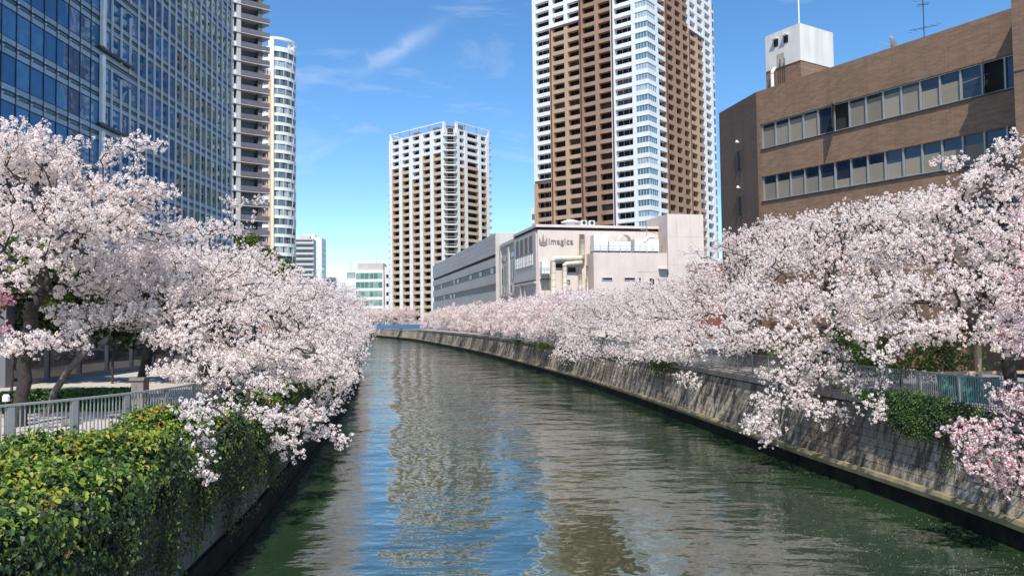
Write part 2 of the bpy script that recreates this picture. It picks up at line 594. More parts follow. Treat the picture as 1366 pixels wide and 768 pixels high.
def np_mesh(name, V, Q, mats, k=4):
    """V (n,3) float, Q (m,k) int"""
    me = bpy.data.meshes.new(name)
    me.vertices.add(len(V))
    me.vertices.foreach_set("co", np.ascontiguousarray(V, dtype=np.float32).ravel())
    me.loops.add(Q.size)
    me.loops.foreach_set("vertex_index", np.ascontiguousarray(Q, dtype=np.int32).ravel())
    me.polygons.add(len(Q))
    me.polygons.foreach_set("loop_start", np.arange(0, Q.size, k, dtype=np.int32))
    me.polygons.foreach_set("use_smooth", np.zeros(len(Q), dtype=bool))
    for x in (mats if isinstance(mats, (list, tuple)) else [mats]):
        me.materials.append(MATS[x])
    me.update(calc_edges=True)
    return me


# ------------------------------------------------------------------ river banks
RW = [(17.5, -40), (17.0, -10), (16.0, 8), (15.0, 20), (14.46, 26), (13.02, 35.6), (11.02, 51.6), (8.21, 71.5), (5.61, 86), (0.64, 111.4), (-6.37, 144.9), (-15.1, 180), (-28.4, 230), (-37, 257), (-66, 330), (-118, 430), (-240, 640)]
LW = [(-3.0, -40), (-5.0, -10), (-6.9, 8), (-8.15, 20), (-8.72, 26), (-10.31, 37.8), (-12.3, 52), (-15.0, 71.5), (-17.6, 86), (-22.4, 111), (-29.2, 145), (-37.5, 180), (-48.5, 224), (-60, 257), (-90, 325), (-142, 425), (-262, 630)]


class Path:
    def __init__(self, pts, step=1.0):
        p = [Vector((x, y)) for x, y in pts]
        out = []
        for i in range(len(p) - 1):
            a, b, c, d = p[max(i - 1, 0)], p[i], p[i + 1], p[min(i + 2, len(p) - 1)]
            n = max(1, int((c - b).length / step))
            for k in range(n):
                t = k / n
                out.append(0.5 * ((2 * b) + (c - a) * t + (2 * a - 5 * b + 4 * c - d) * t * t + (3 * b - a - 3 * c + d) * t ** 3))
        out.append(p[-1])
        self.p = out
        self.s = [0.0]
        for i in range(1, len(out)):
            self.s.append(self.s[-1] + (out[i] - out[i - 1]).length)
        self.len = self.s[-1]
        self.ys = [q.y for q in out]

    def at_s(self, s):
        import bisect
        i = min(max(bisect.bisect_right(self.s, s) - 1, 0), len(self.p) - 2)
        t = (s - self.s[i]) / max(1e-9, self.s[i + 1] - self.s[i])
        q = self.p[i].lerp(self.p[i + 1], t)
        j = max(i - 1, 0)
        k = min(i + 2, len(self.p) - 1)
        return q, (self.p[k] - self.p[j]).normalized()

    def s_of_y(self, y):
        import bisect
        i = min(max(bisect.bisect_right(self.ys, y) - 1, 0), len(self.p) - 2)
        t = (y - self.ys[i]) / max(1e-9, self.ys[i + 1] - self.ys[i])
        return self.s[i] + t * (self.s[i + 1] - self.s[i])

    def off(self, s, o):
        """point o metres to the right of travel"""
        q, t = self.at_s(s)
        return Vector((q.x + t.y * o, q.y - t.x * o))

    def off_y(self, y, o):
        return self.off(self.s_of_y(y), o)


PR, PL = Path(RW), Path(LW)
GZ = 3.6           # level of the banks


def sheet(name, poly, z, mat, kind='structure'):
    vs = [Vector((x, y, 0)) for x, y in poly]
    tri = tessellate_polygon([vs])
    me = bpy.data.meshes.new(name)
    fs = []
    for t in tri:
        a, b, c = (vs[i] for i in t)
        fs.append(t if (b - a).cross(c - a).z > 0 else (t[0], t[2], t[1]))
    me.from_pydata([(v.x, v.y, z) for v in vs], [], fs)
    me.materials.append(MATS[mat])
    me.update()
    o = put(me, name)
    o["kind"] = kind
    return o


def strip(name, path, s0, s1, prof, mats, parent=None, step=1.0, mi=None):
    """sweep a profile [(offset right, z), ...] along a path"""
    mb = MB()
    n = max(1, int((s1 - s0) / step))
    k = len(prof)
    for i in range(n + 1):
        s = s0 + (s1 - s0) * i / n
        for o, z in prof:
            q = path.off(s, o)
            mb.v.append((q.x, q.y, z))
    for i in range(n):
        for j in range(k - 1):
            mb.f.append((i * k + j, (i + 1) * k + j, (i + 1) * k + j + 1, i * k + j + 1))
            mb.mi.append(mi[j] if mi else 0)
    for e in (0, n):
        idx = [e * k + j for j in range(k)]
        mb.f.append(tuple(idx if e else idx[::-1]))
        mb.mi.append(0)
    return mb.build(name, mats, parent)


right_edge = [PR.off(s, 0.95) for s in np.linspace(0, PR.len, 160)]
left_edge = [PL.off(s, -0.35) for s in np.linspace(0, PL.len, 160)]
sheet("ground", [(p.x, p.y) for p in right_edge] + [(-262, 660), (-3000, 3000), (3000, 3000), (3000, -40)], GZ, "city_ground")
sheet("ground_left_bank", [(-3000, -40)] + [(p.x, p.y) for p in left_edge] + [(-262, 660), (-3000, 3000)], GZ, "city_ground")
# the water itself, below both walls
wat = sheet("water", [(p.x, p.y) for p in [PR.off(s, 1.5) for s in np.linspace(0, PR.len, 120)]] + [(p.x, p.y) for p in [PL.off(s, -1.5) for s in np.linspace(PL.len, 0, 120)]], 0.0, "water")
# footpaths along the water and the plaza of the office
sheet("footpath_right", [(p.x, p.y) for p in [PR.off(s, 1.6) for s in np.linspace(PR.s_of_y(5), PR.s_of_y(240), 80)]] + [(p.x, p.y) for p in [PR.off(s, 5.2) for s in np.linspace(PR.s_of_y(240), PR.s_of_y(5), 80)]], GZ + 0.02, "paving")
sheet("plaza", [(p.x, p.y) for p in [PL.off(s, -4.6) for s in np.linspace(PL.s_of_y(118), PL.s_of_y(8), 60)]] + [(-41.8, 8), (-41.8, 118)], GZ + 0.02, "paving")
sheet("planting_strip", [(p.x, p.y) for p in [PL.off(s, -0.5) for s in np.linspace(PL.s_of_y(118), PL.s_of_y(8), 60)]] + [(p.x, p.y) for p in [PL.off(s, -4.6) for s in np.linspace(PL.s_of_y(8), PL.s_of_y(118), 60)]], GZ + 0.012, "soil")

# ---- right river wall: coursed stone blocks on a wet footing, under a coping
rng = random.Random(4)
wallR = thing("retaining_wall", "sloping river wall of streaked grey stone blocks below the fence on the brown building's bank", "wall", (14.0, 30, 0))
WB = Vector((14.0, 30, 0))


def child_of(o, root):
    """o was built in world coordinates; hang it under an unrotated root"""
    o.parent = root
    o.location = o.location - Vector(root.location)
    return o


BAT0, BAT1 = 0.12, 0.86      # offset from the waterline at the foot and at the top of the stones
Z0, Z1 = 0.74, 3.22
sA, sB = PR.s_of_y(14), PR.s_of_y(560)
child_of(strip("backing", PR, sA, sB, [(BAT0 + 0.10, Z0), (BAT1 + 0.10, Z1), (BAT1 + 0.6, Z1)], "dark_joint"), wallR)
child_of(strip("footing", PR, sA, sB, [(0.16, -0.6), (0.02, 0.0), (0.10, 0.62), (0.3, 0.62)], "wet_footing"), wallR)
child_of(strip("ledge", PR, sA, sB, [(-0.04, 0.58), (-0.06, 0.74), (0.0, 0.86), (0.35, 0.88)], "mossy_ledge"), wallR)
child_of(strip("coping", PR, sA, sB, [(1.4, 3.3), (0.78, 3.3), (0.72, 3.34), (0.72, 3.62), (0.76, 3.66), (1.5, 3.66)], "coping_stone"), wallR)
# one block mesh: 8 corners with a small chamfer on the face
stone_meshes = []
for v in range(5):
    mb = MB()
    j = lambda a: a + rng.uniform(-0.012, 0.012)
    i = 0
    back = [(-0.5, 0.0, -0.5), (0.5, 0.0, -0.5), (0.5, 0.0, 0.5), (-0.5, 0.0, 0.5)]
    mid = [(x * 0.985, 0.75, z * 0.97) for x, _, z in back]
    fr = [(j(x * 0.965), 1.0 + rng.uniform(-0.1, 0.1), j(z * 0.94)) for x, _, z in back]
    mb.v = back + mid + fr
    for ring in (0, 4):
        for k in range(4):
            k2 = (k + 1) % 4
            mb.f.append((ring + k, ring + 4 + k, ring + 4 + k2, ring + k2))
            mb.mi.append(0)
    mb.f.append((8, 11, 10, 9))
    mb.mi.append(0)
    stone_meshes.append(mb.mesh("stone_block", "wall_stone"))
blocks = []
NROW = 8
rowh = (Z1 - Z0 - 0.1) / NROW
tilt = math.atan2(BAT1 - BAT0, Z1 - Z0)
for r_ in range(NROW):
    s = PR.s_of_y(15.0) + (0.35 if r_ % 2 else 0.0)
    f0 = (r_ + 0.5) / NROW
    zc = Z0 + 0.1 + (r_ + 0.5) * rowh
    oc = BAT0 + (BAT1 - BAT0) * (zc - Z0) / (Z1 - Z0)
    while s < PR.s_of_y(310):
        yy = PR.at_s(s)[0].y
        w = rng.uniform(0.58, 0.82) * (1.0 if yy < 110 else 2.4)
        q, t = PR.at_s(s + w / 2)
        p = PR.off(s + w / 2, oc + 0.10)
        # local x along the wall, local y out of the wall, z up the slope
        ax = Vector((t.x, t.y, 0))
        nrm = Vector((-t.y, t.x, 0)) * math.cos(tilt) + Vector((0, 0, 1)) * math.sin(tilt)
        up = ax.cross(nrm) * -1
        if up.z < 0:
            up = -up
        dep = 0.07 + rng.uniform(0, 0.012)
        Mx = Matrix(((ax.x * (w - 0.010), nrm.x * dep, up.x * (rowh / math.cos(tilt) - 0.004), p.x),
                     (ax.y * (w - 0.010), nrm.y * dep, up.y * (rowh / math.cos(tilt) - 0.004), p.y),
                     (0, nrm.z * dep, up.z * (rowh / math.cos(tilt) - 0.004), zc), (0, 0, 0, 1)))
        blocks.append((yy, Mx))
        s += w
vis = sorted([b for b in blocks if b[0] > 22.5], key=lambda b: b[0])
near_b, rest_b = vis[:300], vis[300:] + [b for b in blocks if b[0] <= 22.5]
for k, (yy, Mx) in enumerate(near_b):
    o = put(stone_meshes[k % 5], "stone_block", wallR)
    o.matrix_local = Matrix.Translation(-WB) @ Mx
V, Q = [], []
for k, (yy, Mx) in enumerate(rest_b):
    me = stone_meshes[k % 5]
    i = len(V)
    A = np.array(Mx)
    for v in me.vertices:
        c = A @ np.array([v.co.x, v.co.y, v.co.z, 1])
        V.append(c[:3] - np.array(WB))
    for pgn in me.polygons:
        idx_ = [i + a for a in pgn.vertices]
        Q.append(idx_[::-1] if np.linalg.det(A[:3, :3]) < 0 else idx_)
o = put(np_mesh("stone_courses", np.array(V), np.array(Q), "wall_stone"), "stone_courses", wallR)
tag(o, kind="stuff")

# ---- left river wall
wallL = thing("retaining_wall", "plain concrete river wall under the hanging ivy on the office's bank", "wall", (-8.5, 24, 0))
sA, sB = PL.s_of_y(4), PL.s_of_y(560)
child_of(strip("concrete_face", PL, sA, sB, [(-1.2, 3.585), (-0.36, 3.585), (-0.24, 0.74), (-0.6, 0.74)], "concrete_wall"), wallL)
child_of(strip("ledge", PL, sA, sB, [(-0.4, 0.76), (-0.1, 0.73), (-0.06, 0.6), (-0.15, 0.55)], "wet_footing"), wallL)
child_of(strip("footing", PL, sA, sB, [(-0.3, 0.58), (-0.08, 0.58), (0.0, 0.0), (-0.15, -0.6)], "wet_footing"), wallL)
child_of(strip("wale", PL, sA, sB, [(0.0, 0.08), (0.05, 0.08), (0.05, 0.0), (0.0, -0.05)], "wet_footing"), wallL)

# ================================================================== BUILDINGS
def fbox(mb, face, Wd, a0, a1, o0, o1, z0, z1, m=0):
    """box given along a face: a along it, o into the building. Face A is y=0 (looks to -y), face B is x=Wd (looks to +x)"""
    if face == 'A':
        mb.box(a0, a1, o0, o1, z0, z1, m)
    else:
        mb.box(Wd - o1, Wd - o0, a0, a1, z0, z1, m)


def window_mesh(name, w, h, panes, rail=True, mats=("aluminium", "tower_glass", "slab_white"), fr=0.06, curtain=None):
    """balcony window set back in its opening: panes, frame, railing in front"""
    mb = MB()
    mb.box(0, w, 0.0, 0.02, 0, h, 1)
    for k in range(panes + 1):
        x = k * (w - fr) / panes
        mb.box(x, x + fr, -0.06, -0.004, 0, h, 0)
    mb.box(fr, w - fr, -0.055, -0.005, 0, fr, 0)
    mb.box(fr, w - fr, -0.055, -0.005, h - fr, h, 0)
    if rail:
        mb.box(0.02, w - 0.02, -0.78, -0.74, 0.26, 0.31, 2)
        n = int(w / 0.45)
        for k in range(n + 1):
            x = 0.03 + k * (w - 0.09) / n
            mb.box(x, x + 0.03, -0.775, -0.745, 0.0, 0.26, 2)
    return mb.mesh(name, list(mats))


def tower_face(root, face, Wd, bays, z_lo, z_hi, fh, sill, win_h, recess, matkey, walls, wins, pier=0.5):
    """bays: (a0, a1, key). matkey(key, z) -> material of that bay at height z"""
    nf = int((z_hi - z_lo) / fh)
    for (a0, a1, key) in bays:
        for k in range(nf + 1):
            z = z_lo + k * fh
            mk = matkey(key, z)
            top = z + sill if k < nf else z_hi
            bot = z - (fh - sill - win_h) if k else z_lo - 2
            fbox(walls.setdefault((key, mk), MB()), face, Wd, a0 + pier / 2, a1 - pier / 2, 0.0, recess, bot, top)
            if k < nf:
                wins.append((face, a0 + pier / 2, o_rec(recess), z + sill, a1 - a0 - pier, win_h, key))
    edges = {}
    for (a0, a1, key) in bays:
        edges.setdefault(round(a0, 3), []).append(key)
        edges.setdefault(round(a1, 3), []).append(key)
    for a, keys in edges.items():
        for k in range(nf + 1):
            z = z_lo + k * fh
            mk = matkey(keys[-1], z)
            fbox(walls.setdefault((keys[-1], mk), MB()), face, Wd, a - pier / 2, a + pier / 2, -0.04, recess, z - (fh - sill - win_h) if k else z_lo - 2, z + sill + win_h if k < nf else z_hi)


def o_rec(r):
    return r


def place_windows(root, Wd, wins, meshes, zvis, limit=300, name="window"):
    """wins in the range of heights that can be seen become parts; the others are joined"""
    seen = [w for w in wins if zvis[0] <= w[3] <= zvis[1]]
    rest = [w for w in wins if not (zvis[0] <= w[3] <= zvis[1])]
    if len(seen) > limit:
        seen.sort(key=lambda w: -w[3])
        rest += seen[limit:]
        seen = seen[:limit]

    def xf(w):
        face, a, o, z = w[:4]
        if face == 'A':
            return (a, o, z), 0.0
        return (Wd - o, a, z), PI / 2
    for w in seen:
        loc, rz = xf(w)
        put(meshes(w), name, root, loc, rz)
    if rest:
        mb = MB()
        for w in rest:
            face, a, o, z, ww, hh = w[:6]
            fbox(mb, face, Wd, a, a + ww, o, o + 0.02, z, z + hh)
        tag(mb.build("upper_and_hidden_windows", "tower_glass", root), kind="stuff")


# ---- the tall brown and white residential tower
TU = (0.788, -0.616)
corner = Vector((41.1, 220.0))
TW_, TD_ = 42.0, 48.0
org = corner - Vector(TU) * TW_
tower = thing("residential_tower", "tallest brown and white residential tower with glazed corner, behind the beige logo building", "building", (org.x, org.y, GZ), rot_of(TU))
fh = 3.15


def tower_mat(key, z):
    zz = z + GZ
    if key == 'w':
        return "white_tile"
    if key == 'w0':
        return "tan_tile" if zz < 51 else "white_tile"
    if key == 'b':
        return "brown_tile"
    if key == 't':
        return "tan_tile" if zz < 100.5 else "white_tile"
    return "white_tile"


walls, wins = {}, []
baysA = [(0.4, 7.2, 'w0'), (7.2, 13.0, 't'), (13.0, 18.7, 't'), (18.7, 24.5, 'b'), (24.5, 30.2, 'b'), (30.2, 37.4, 'w')]
baysB = [(6.2, 12.6, 'w'), (12.6, 18.2, 'b'), (18.2, 23.8, 'b'), (23.8, 29.4, 'b'), (29.4, 35.4, 't'), (35.4, 41.4, 't'), (41.4, 47.6, 'w')]
ZL, ZH = 4.0, 4.0 + fh * 35
tower_face(tower, 'A', TW_, baysA, ZL, ZH, fh, 0.52, 1.95, 1.5, tower_mat, walls, wins, 1.35)
wallsB = {}
tower_face(tower, 'B', TW_, baysB, ZL, ZH, fh, 0.52, 1.95, 1.5, tower_mat, wallsB, wins, 1.7)
# corner of glass: sill bands and slender posts
wc = MB()
nf = 35
for k in range(nf + 1):
    z = ZL + k * fh
    wc.prism([(38.0, -0.12), (TW_ + 0.12, -0.12), (TW_ + 0.12, 5.4), (TW_ - 1.2, 5.4), (TW_ - 1.2, 1.2), (38.0, 1.2)], z - 0.75, z + 0.62)
for a in (37.4,):
    fbox(wc, 'A', TW_, a, a + 0.62, -0.05, 1.2, ZL - 2, ZH)
fbox(wc, 'B', TW_, 5.4, 5.35 + 0.0001, -0.05, 1.2, ZL - 2, ZH) if False else None
fbox(wc, 'B', TW_, 5.42, 6.0, -0.05, 1.2, ZL - 2, ZH)
wc.box(0, 0.01, 0, 0.01, 0, 0.01) if False else None
# dark flashing around the brown fields
tr = walls.setdefault("dark_brown_tile", MB())
fbox(tr, 'A', TW_, 7.0, 18.4, -0.22, -0.06, 100.6 - GZ, 101.3 - GZ)
fbox(tr, 'B', TW_, 29.8, 41.2, -0.22, -0.06, 100.6 - GZ, 101.3 - GZ)
fbox(tr, 'A', TW_, 18.3, 18.85, -0.22, -0.06, ZL, ZH)
fbox(tr, 'A', TW_, 29.9, 30.35, -0.22, -0.06, ZL, ZH)
fbox(tr, 'A', TW_, 6.9, 7.3, -0.22, -0.06, ZL, 100.6 - GZ)
fbox(tr, 'A', TW_, 0.2, 6.9, -0.22, -0.06, 51.2 - GZ, 51.8 - GZ)
fbox(tr, 'B', TW_, 12.4, 12.9, -0.22, -0.06, ZL, ZH)
fbox(tr, 'B', TW_, 29.2, 29.7, -0.22, -0.06, ZL, 100.6 - GZ)
wc.build("corner_frame", "white_tile", tower)
tr = walls.pop("dark_brown_tile")
tag(tr.build("flashing", "dark_brown_tile", tower), kind="stuff")
for wd in (walls, wallsB):
    for mk, mb in wd.items():
        mb.build("wall", mk[1], tower)
MB().box(1.55, TW_ - 1.55, 1.55, TD_, 0, ZH + 0.5).build("core", "dark_interior", tower)
MB().box(0, TW_, 0, TD_, ZH + 0.6, ZH + 3).build("roof", "white_tile", tower)
TWM = {}


def tower_window(w):
    key = (round(w[4], 2), w[6] in ('w', 'w0'))
    if key not in TWM:
        TWM[key] = window_mesh("window", w[4], w[5], 3 if w[4] > 4 else 2, True, ("white_fin" if key[1] else "dark_frame", "tower_glass", "dark_frame"))
    return TWM[key]


place_windows(tower, TW_, wins, tower_window, (31 - GZ, 99 - GZ), 290)
cg = MB()
cg.prism([(38.02, 0.05), (TW_ - 0.05, 0.05), (TW_ - 0.05, 5.42), (TW_ - 0.3, 5.42), (TW_ - 0.3, 0.3), (38.02, 0.3)], 0, fh - 1.37, 0)
for x in (38.9, 39.85, 40.8, 41.75):
    cg.box(x, x + 0.1, 0.0, 0.045, 0, fh - 1.37, 1)
for y in (0.3, 1.55, 2.8, 4.05):
    cg.box(TW_ - 0.045, TW_, y, y + 0.1, 0, fh - 1.37, 1)
cgm = cg.mesh("corner_window", ["corner_glass", "white_fin"])
for k in range(nf):
    z = ZL + k * fh + 0.62
    if z + GZ > 24:
        put(cgm, "corner_window", tower, (0, 0, z))
# narrow glazed bay on the far left flank, wider block below, glazed flank on the right
side = MB()
side.box(-1.7, 0.3, 3.5, 16, 40, ZH)
side.box(-3.4, 0.25, 2.2, 16, 0, 39.9)
side.box(TW_ - 9, TW_ - 1.4, TD_ + 0.05, TD_ + 5.5, 0, ZH - 1)
side.build("flank", "white_tile", tower)
fw = MB()
fw.box(-1.5, 0.1, 3.40, 3.46, 0, 2.0, 0)
fw.box(-1.76, -1.72, 4, 9, 0, 2.0, 0)
fwm = fw.mesh("flank_window", ["round_glass"])
fw2 = MB()
fw2.box(-3.0, -0.2, 2.12, 2.18, 0, 1.8, 0)
fw2.box(-1.65, -1.55, 2.08, 2.11, 0, 1.8, 1)
fw2.box(-3.46, -3.41, 3, 9, 0, 1.8, 0)
fwm2 = fw2.mesh("flank_window", ["round_glass", "white_fin"])
fw3 = MB()
fw3.box(TW_ - 1.39, TW_ - 1.33, TD_ + 0.5, TD_ + 5.2, 0, 2.1, 0)
fwm3 = fw3.mesh("flank_window", ["round_glass"])
for k in range(nf):
    z = ZL + k * fh + 0.6
    if z > 40:
        put(fwm, "flank_window", tower, (0, 0, z))
    elif z < 38 and z > 18:
        put(fwm2, "flank_window", tower, (0, 0, z))
    if z > 18:
        put(fwm3, "flank_window", tower, (0, 0, z))

# ---- the smaller beige residential tower
BU = (0.766, -0.643)
corner = Vector((-24.3, 300.0))
BW, BD = 37.0, 24.0
org = corner - Vector(BU) * BW
btower = thing("residential_tower", "beige gridded residential tower with white corner balconies standing alone beyond the canal bend", "building", (org.x, org.y, GZ), rot_of(BU))
fh2 = 3.02
ZH2 = 80.8
nf2 = 26
ZL2 = ZH2 - fh2 * nf2


def beige_mat(key, z):
    k = int(key)
    lim = {0: 66.5, 1: 66.5, 2: 60.5, 3: 69.5, 4: 69.5, 5: 63.5, 6: 66.5, 7: 63.5}.get(k, 65)
    return "beige_tile" if z < lim else "white_tile"


walls, wins = {}, []
bA = [(0.8 + 6.4 * k, 0.8 + 6.4 * (k + 1), str(k)) for k in range(5)]
bB = [(4.6, 9.2, '5'), (9.2, 17.6, '6'), (17.6, 22.6, '7')]
tower_face(btower, 'A', BW, bA, ZL2, ZH2, fh2, 0.70, 1.80, 1.65, beige_mat, walls, wins, 2.2)
wallsB = {}
tower_face(btower, 'B', BW, bB, ZL2, ZH2, fh2, 0.70, 1.80, 1.65, beige_mat, wallsB, wins, 1.9)
for wd in (walls, wallsB):
    for mk, mb in wd.items():
        mb.build("wall", mk[1], btower)
# white piers in front of the beige spandrels
for k in range(6):
    MB().box(0.8 + 6.4 * k - 0.85, 0.8 + 6.4 * k + 0.85, -0.16, -0.05, 0, ZH2).build("pier", "white_tile", btower)
for y in (4.6, 9.2, 17.6, 22.6):
    MB().box(BW + 0.05, BW + 0.16, y - 0.75, y + 0.75, 0, ZH2).build("pier", "white_tile", btower)
MB().box(1.7, BW - 1.7, 1.7, BD, 0, ZH2 + 0.2).build("core", "dark_interior", btower)
# roof terrace: white frame, red struts
rf = MB()
rf.box(0.1, BW - 3.4, 0.0, 0.6, ZH2 + 2.5, ZH2 + 2.9)
rf.box(BW - 0.6, BW, 3.6, BD, ZH2 + 2.5, ZH2 + 2.9)
rf.box(0.0, 0.09, 0.0, BD, ZH2 + 2.45, ZH2 + 2.85)
for x in (0.2, BW - 4.4):
    rf.box(x, x + 1.0, 0.02, 1.0, ZH2 + 0.02, ZH2 + 2.5)
for y in (3.7, BD - 1.0):
    rf.box(BW - 1.0, BW - 0.02, y, y + 1.0, ZH2 + 0.02, ZH2 + 2.5)
rf.box(3, BW - 4, 4, BD - 2, ZH2 + 0.2, ZH2 + 1.2)
rf.build("roof_frame", "white_tile", btower)
for x in (6.5, 12.5, 18.5, 24.5):
    MB().tube([(x, 0.3, ZH2), (x, 0.3, ZH2 + 3.4)], 0.16, 6).build("roof_strut", "red_lattice", btower)
for y in (9, 16):
    MB().tube([(BW - 0.3, y, ZH2), (BW - 0.3, y, ZH2 + 3.4)], 0.16, 6).build("roof_strut", "red_lattice", btower)
mb = MB()
for k, (x, y) in enumerate(((10, 5), (22, 5), (27, 6), (31, 8))):
    mb.box(x, x + 3, y, y + 3, ZH2 + 1.2, ZH2 + 2.9)
mb.build("roof_plant", "dark_band", btower)
BWM = {}


def beige_window(w):
    key = round(w[4], 2)
    if key not in BWM:
        BWM[key] = window_mesh("window", w[4], w[5], 2, False, ("dark_frame", "tower_glass", "beige_tile"))
    return BWM[key]


place_windows(btower, BW, wins, beige_window, (3, 90), 300)
# corner balconies (cut corner) and the ones that stick out at both flanks
cb = MB()
poly = [(32.9, 0.0), (33.6, -0.5), (BW - 2.6, -0.6), (BW + 0.6, 2.6), (BW + 0.5, 3.5), (BW, 4.1), (BW - 1.7, 4.1), (32.9, 1.7)]
cb.prism(poly, 0, 0.42, 0)
cb.prism([(33.0, -0.02), (33.6, -0.45), (BW - 2.62, -0.55), (BW - 2.7, -0.45), (33.65, -0.35), (33.1, 0.08)], 0.42, 1.15, 0)
cb.prism([(BW + 0.55, 2.6), (BW + 0.45, 3.45), (BW, 4.0), (BW - 0.1, 3.9), (BW + 0.33, 3.4), (BW + 0.43, 2.66)], 0.42, 1.15, 0)
for k in range(8):
    t = k / 7
    x, y = BW - 2.6 + 3.1 * t, -0.52 + 3.1 * t
    cb.box(x - 0.05, x + 0.05, y - 0.05, y + 0.05, 0.42, 1.25, 2)
cb.prism([(BW - 2.7, -0.45), (BW - 2.6, -0.55), (BW + 0.52, 2.57), (BW + 0.42, 2.67)], 1.25, 1.35, 1)
cb.prism([(33.5, 1.75), (BW - 2.4, 1.78), (BW - 1.78, 2.4), (BW - 1.76, 4.0), (BW - 2.1, 4.0), (33.5, 2.1)], 0.42, 2.9, 2)
cbm = cb.mesh("corner_balcony", ["white_tile", "white_fin", "tower_glass"])
fb = MB()
fb.box(-2.0, -0.02, 1.0, 7.5, 0, 0.35, 0)
fb.box(-2.0, -1.9, 1.0, 7.5, 0.35, 1.05, 1)
fb.box(-1.9, -0.02, 1.0, 1.08, 0.35, 1.05, 1)
fb.box(BW - 7.0, BW - 0.8, BD + 0.02, BD + 2.0, 0, 0.35, 0)
fb.box(BW - 0.9, BW - 0.8, BD + 0.02, BD + 2.0, 0.35, 1.05, 1)
fbm = fb.mesh("flank_balcony", ["white_tile", "aluminium"])
for k in range(nf2):
    z = ZL2 + k * fh2
    if z > 4:
        put(cbm, "corner_balcony", btower, (0, 0, z - 0.3))
        put(fbm, "flank_balcony", btower, (0, 0, z))

# ---- beige logo building with the long grey wing
IU = (0.235, -0.972)
IW = 136.0
near = Vector((4.3, 130.0))
org = near - Vector(IU) * IW
ima = thing("studio_building", "pinkish beige low building with wall logo, fat ducts and a long grey wing", "building", (org.x, org.y, GZ), rot_of(IU))
g = GZ
# long grey wing
XF = 102.6
MB().box(0, XF, 0.35, 26, 0, 25.5 - g).build("wing_core", "dark_band", ima)
pnl = MB().box(0.02, 8.53, 0, 0.33, 0, 1).mesh("facade_panel", "grey_panel")


def prow(z0, z1, n=12, y=0.0, x0=0.0, x1=XF):
    for k in range(n):
        o = put(pnl, "facade_panel", ima, (x0 + (x1 - x0) * k / n, y, z0 - g + 0.015), 0, ((x1 - x0) / n / 8.55, 1, z1 - z0 - 0.03))


for za, zb in ((20.95, 22.1), (22.1, 23.25), (23.25, 24.4), (24.4, 25.5)):
    prow(za, zb)
prow(18.3, 20.2)
prow(14.5, 16.7, 12)
prow(9.0, 12.9, 12)
prow(3.7, 9.0, 12)
MB().box(0, XF, 0.3, 0.36, 20.2 - g, 20.95 - g).build("slot", "black_gap", ima)
bw = MB().box(0, 3.2, 0, 0.04, 0, 1.25, 1)
for k in range(3):
    bw.box(k * 1.05, k * 1.05 + 0.9, -0.05, -0.004, 0.08, 1.15, 0)
bwm = bw.mesh("band_window", ["white_fin", "tower_glass"])
rng = random.Random(11)
for zz in (16.95, 13.1):
    for k in range(15):
        x = 4 + k * 6.6
        if zz > 15 and k in (2, 6, 7, 10, 12, 14) or zz < 15 and k in (3, 5, 6):
            put(bwm, "band_window", ima, (x, 0.28, zz - g))
MB().box(XF + 0.004, XF + 0.3, 0.03, 26, 0, 25.5 - g).build("wing_end_wall", "grey_wall", ima)
# middle block
XM = 119.6
mbm = MB()
mbm.box(XF + 0.31, XM, 1.1, 24, 0, 23.0 - g)
mbm.build("middle_block", "grey_wall", ima)
mbr = MB()
for x in (XF + 0.6, 110.6, 118.4):
    mbr.box(x, x + 1.1, 0.75, 1.09, 0, 21.6 - g)
mbr.box(XF + 0.6, XM - 0.05, 0.78, 1.09, 22.2 - g, 22.5 - g)
mbr.box(XF + 0.6, XM - 0.05, 0.76, 1.09, 11.5 - g, 12.0 - g)
mbr.build("rib", "grey_wall", ima)
for x, z0, z1, w in ((104.2, 14.2, 17.6, 0.9), (107.0, 14.2, 18.0, 1.0), (113.3, 14.8, 18.6, 1.3), (115.6, 14.8, 18.6, 1.3), (104.2, 19.0, 19.8, 4.5), (112.6, 19.4, 20.3, 5)):
    m_ = MB()
    m_.box(0, w, 1.02, 1.095, 0, z1 - z0, 1)
    m_.box(0.0, 0.08, 0.98, 1.015, 0, z1 - z0, 0)
    m_.box(w - 0.08, w, 0.98, 1.015, 0, z1 - z0, 0)
    m_.build("window", ["dark_frame", "strip_glass"], ima, loc=(x, 0, z0 - g))
for k in range(6):
    x = 104 + k * 2.5
    m_ = MB().box(0, 1.3, 1.0, 1.095, 0, 1.3, 1).box(0.6, 0.7, 0.95, 0.998, 0, 1.3, 0)
    m_.build("window", ["white_fin", "tower_glass"], ima, loc=(x, 0, 12.3 - g))
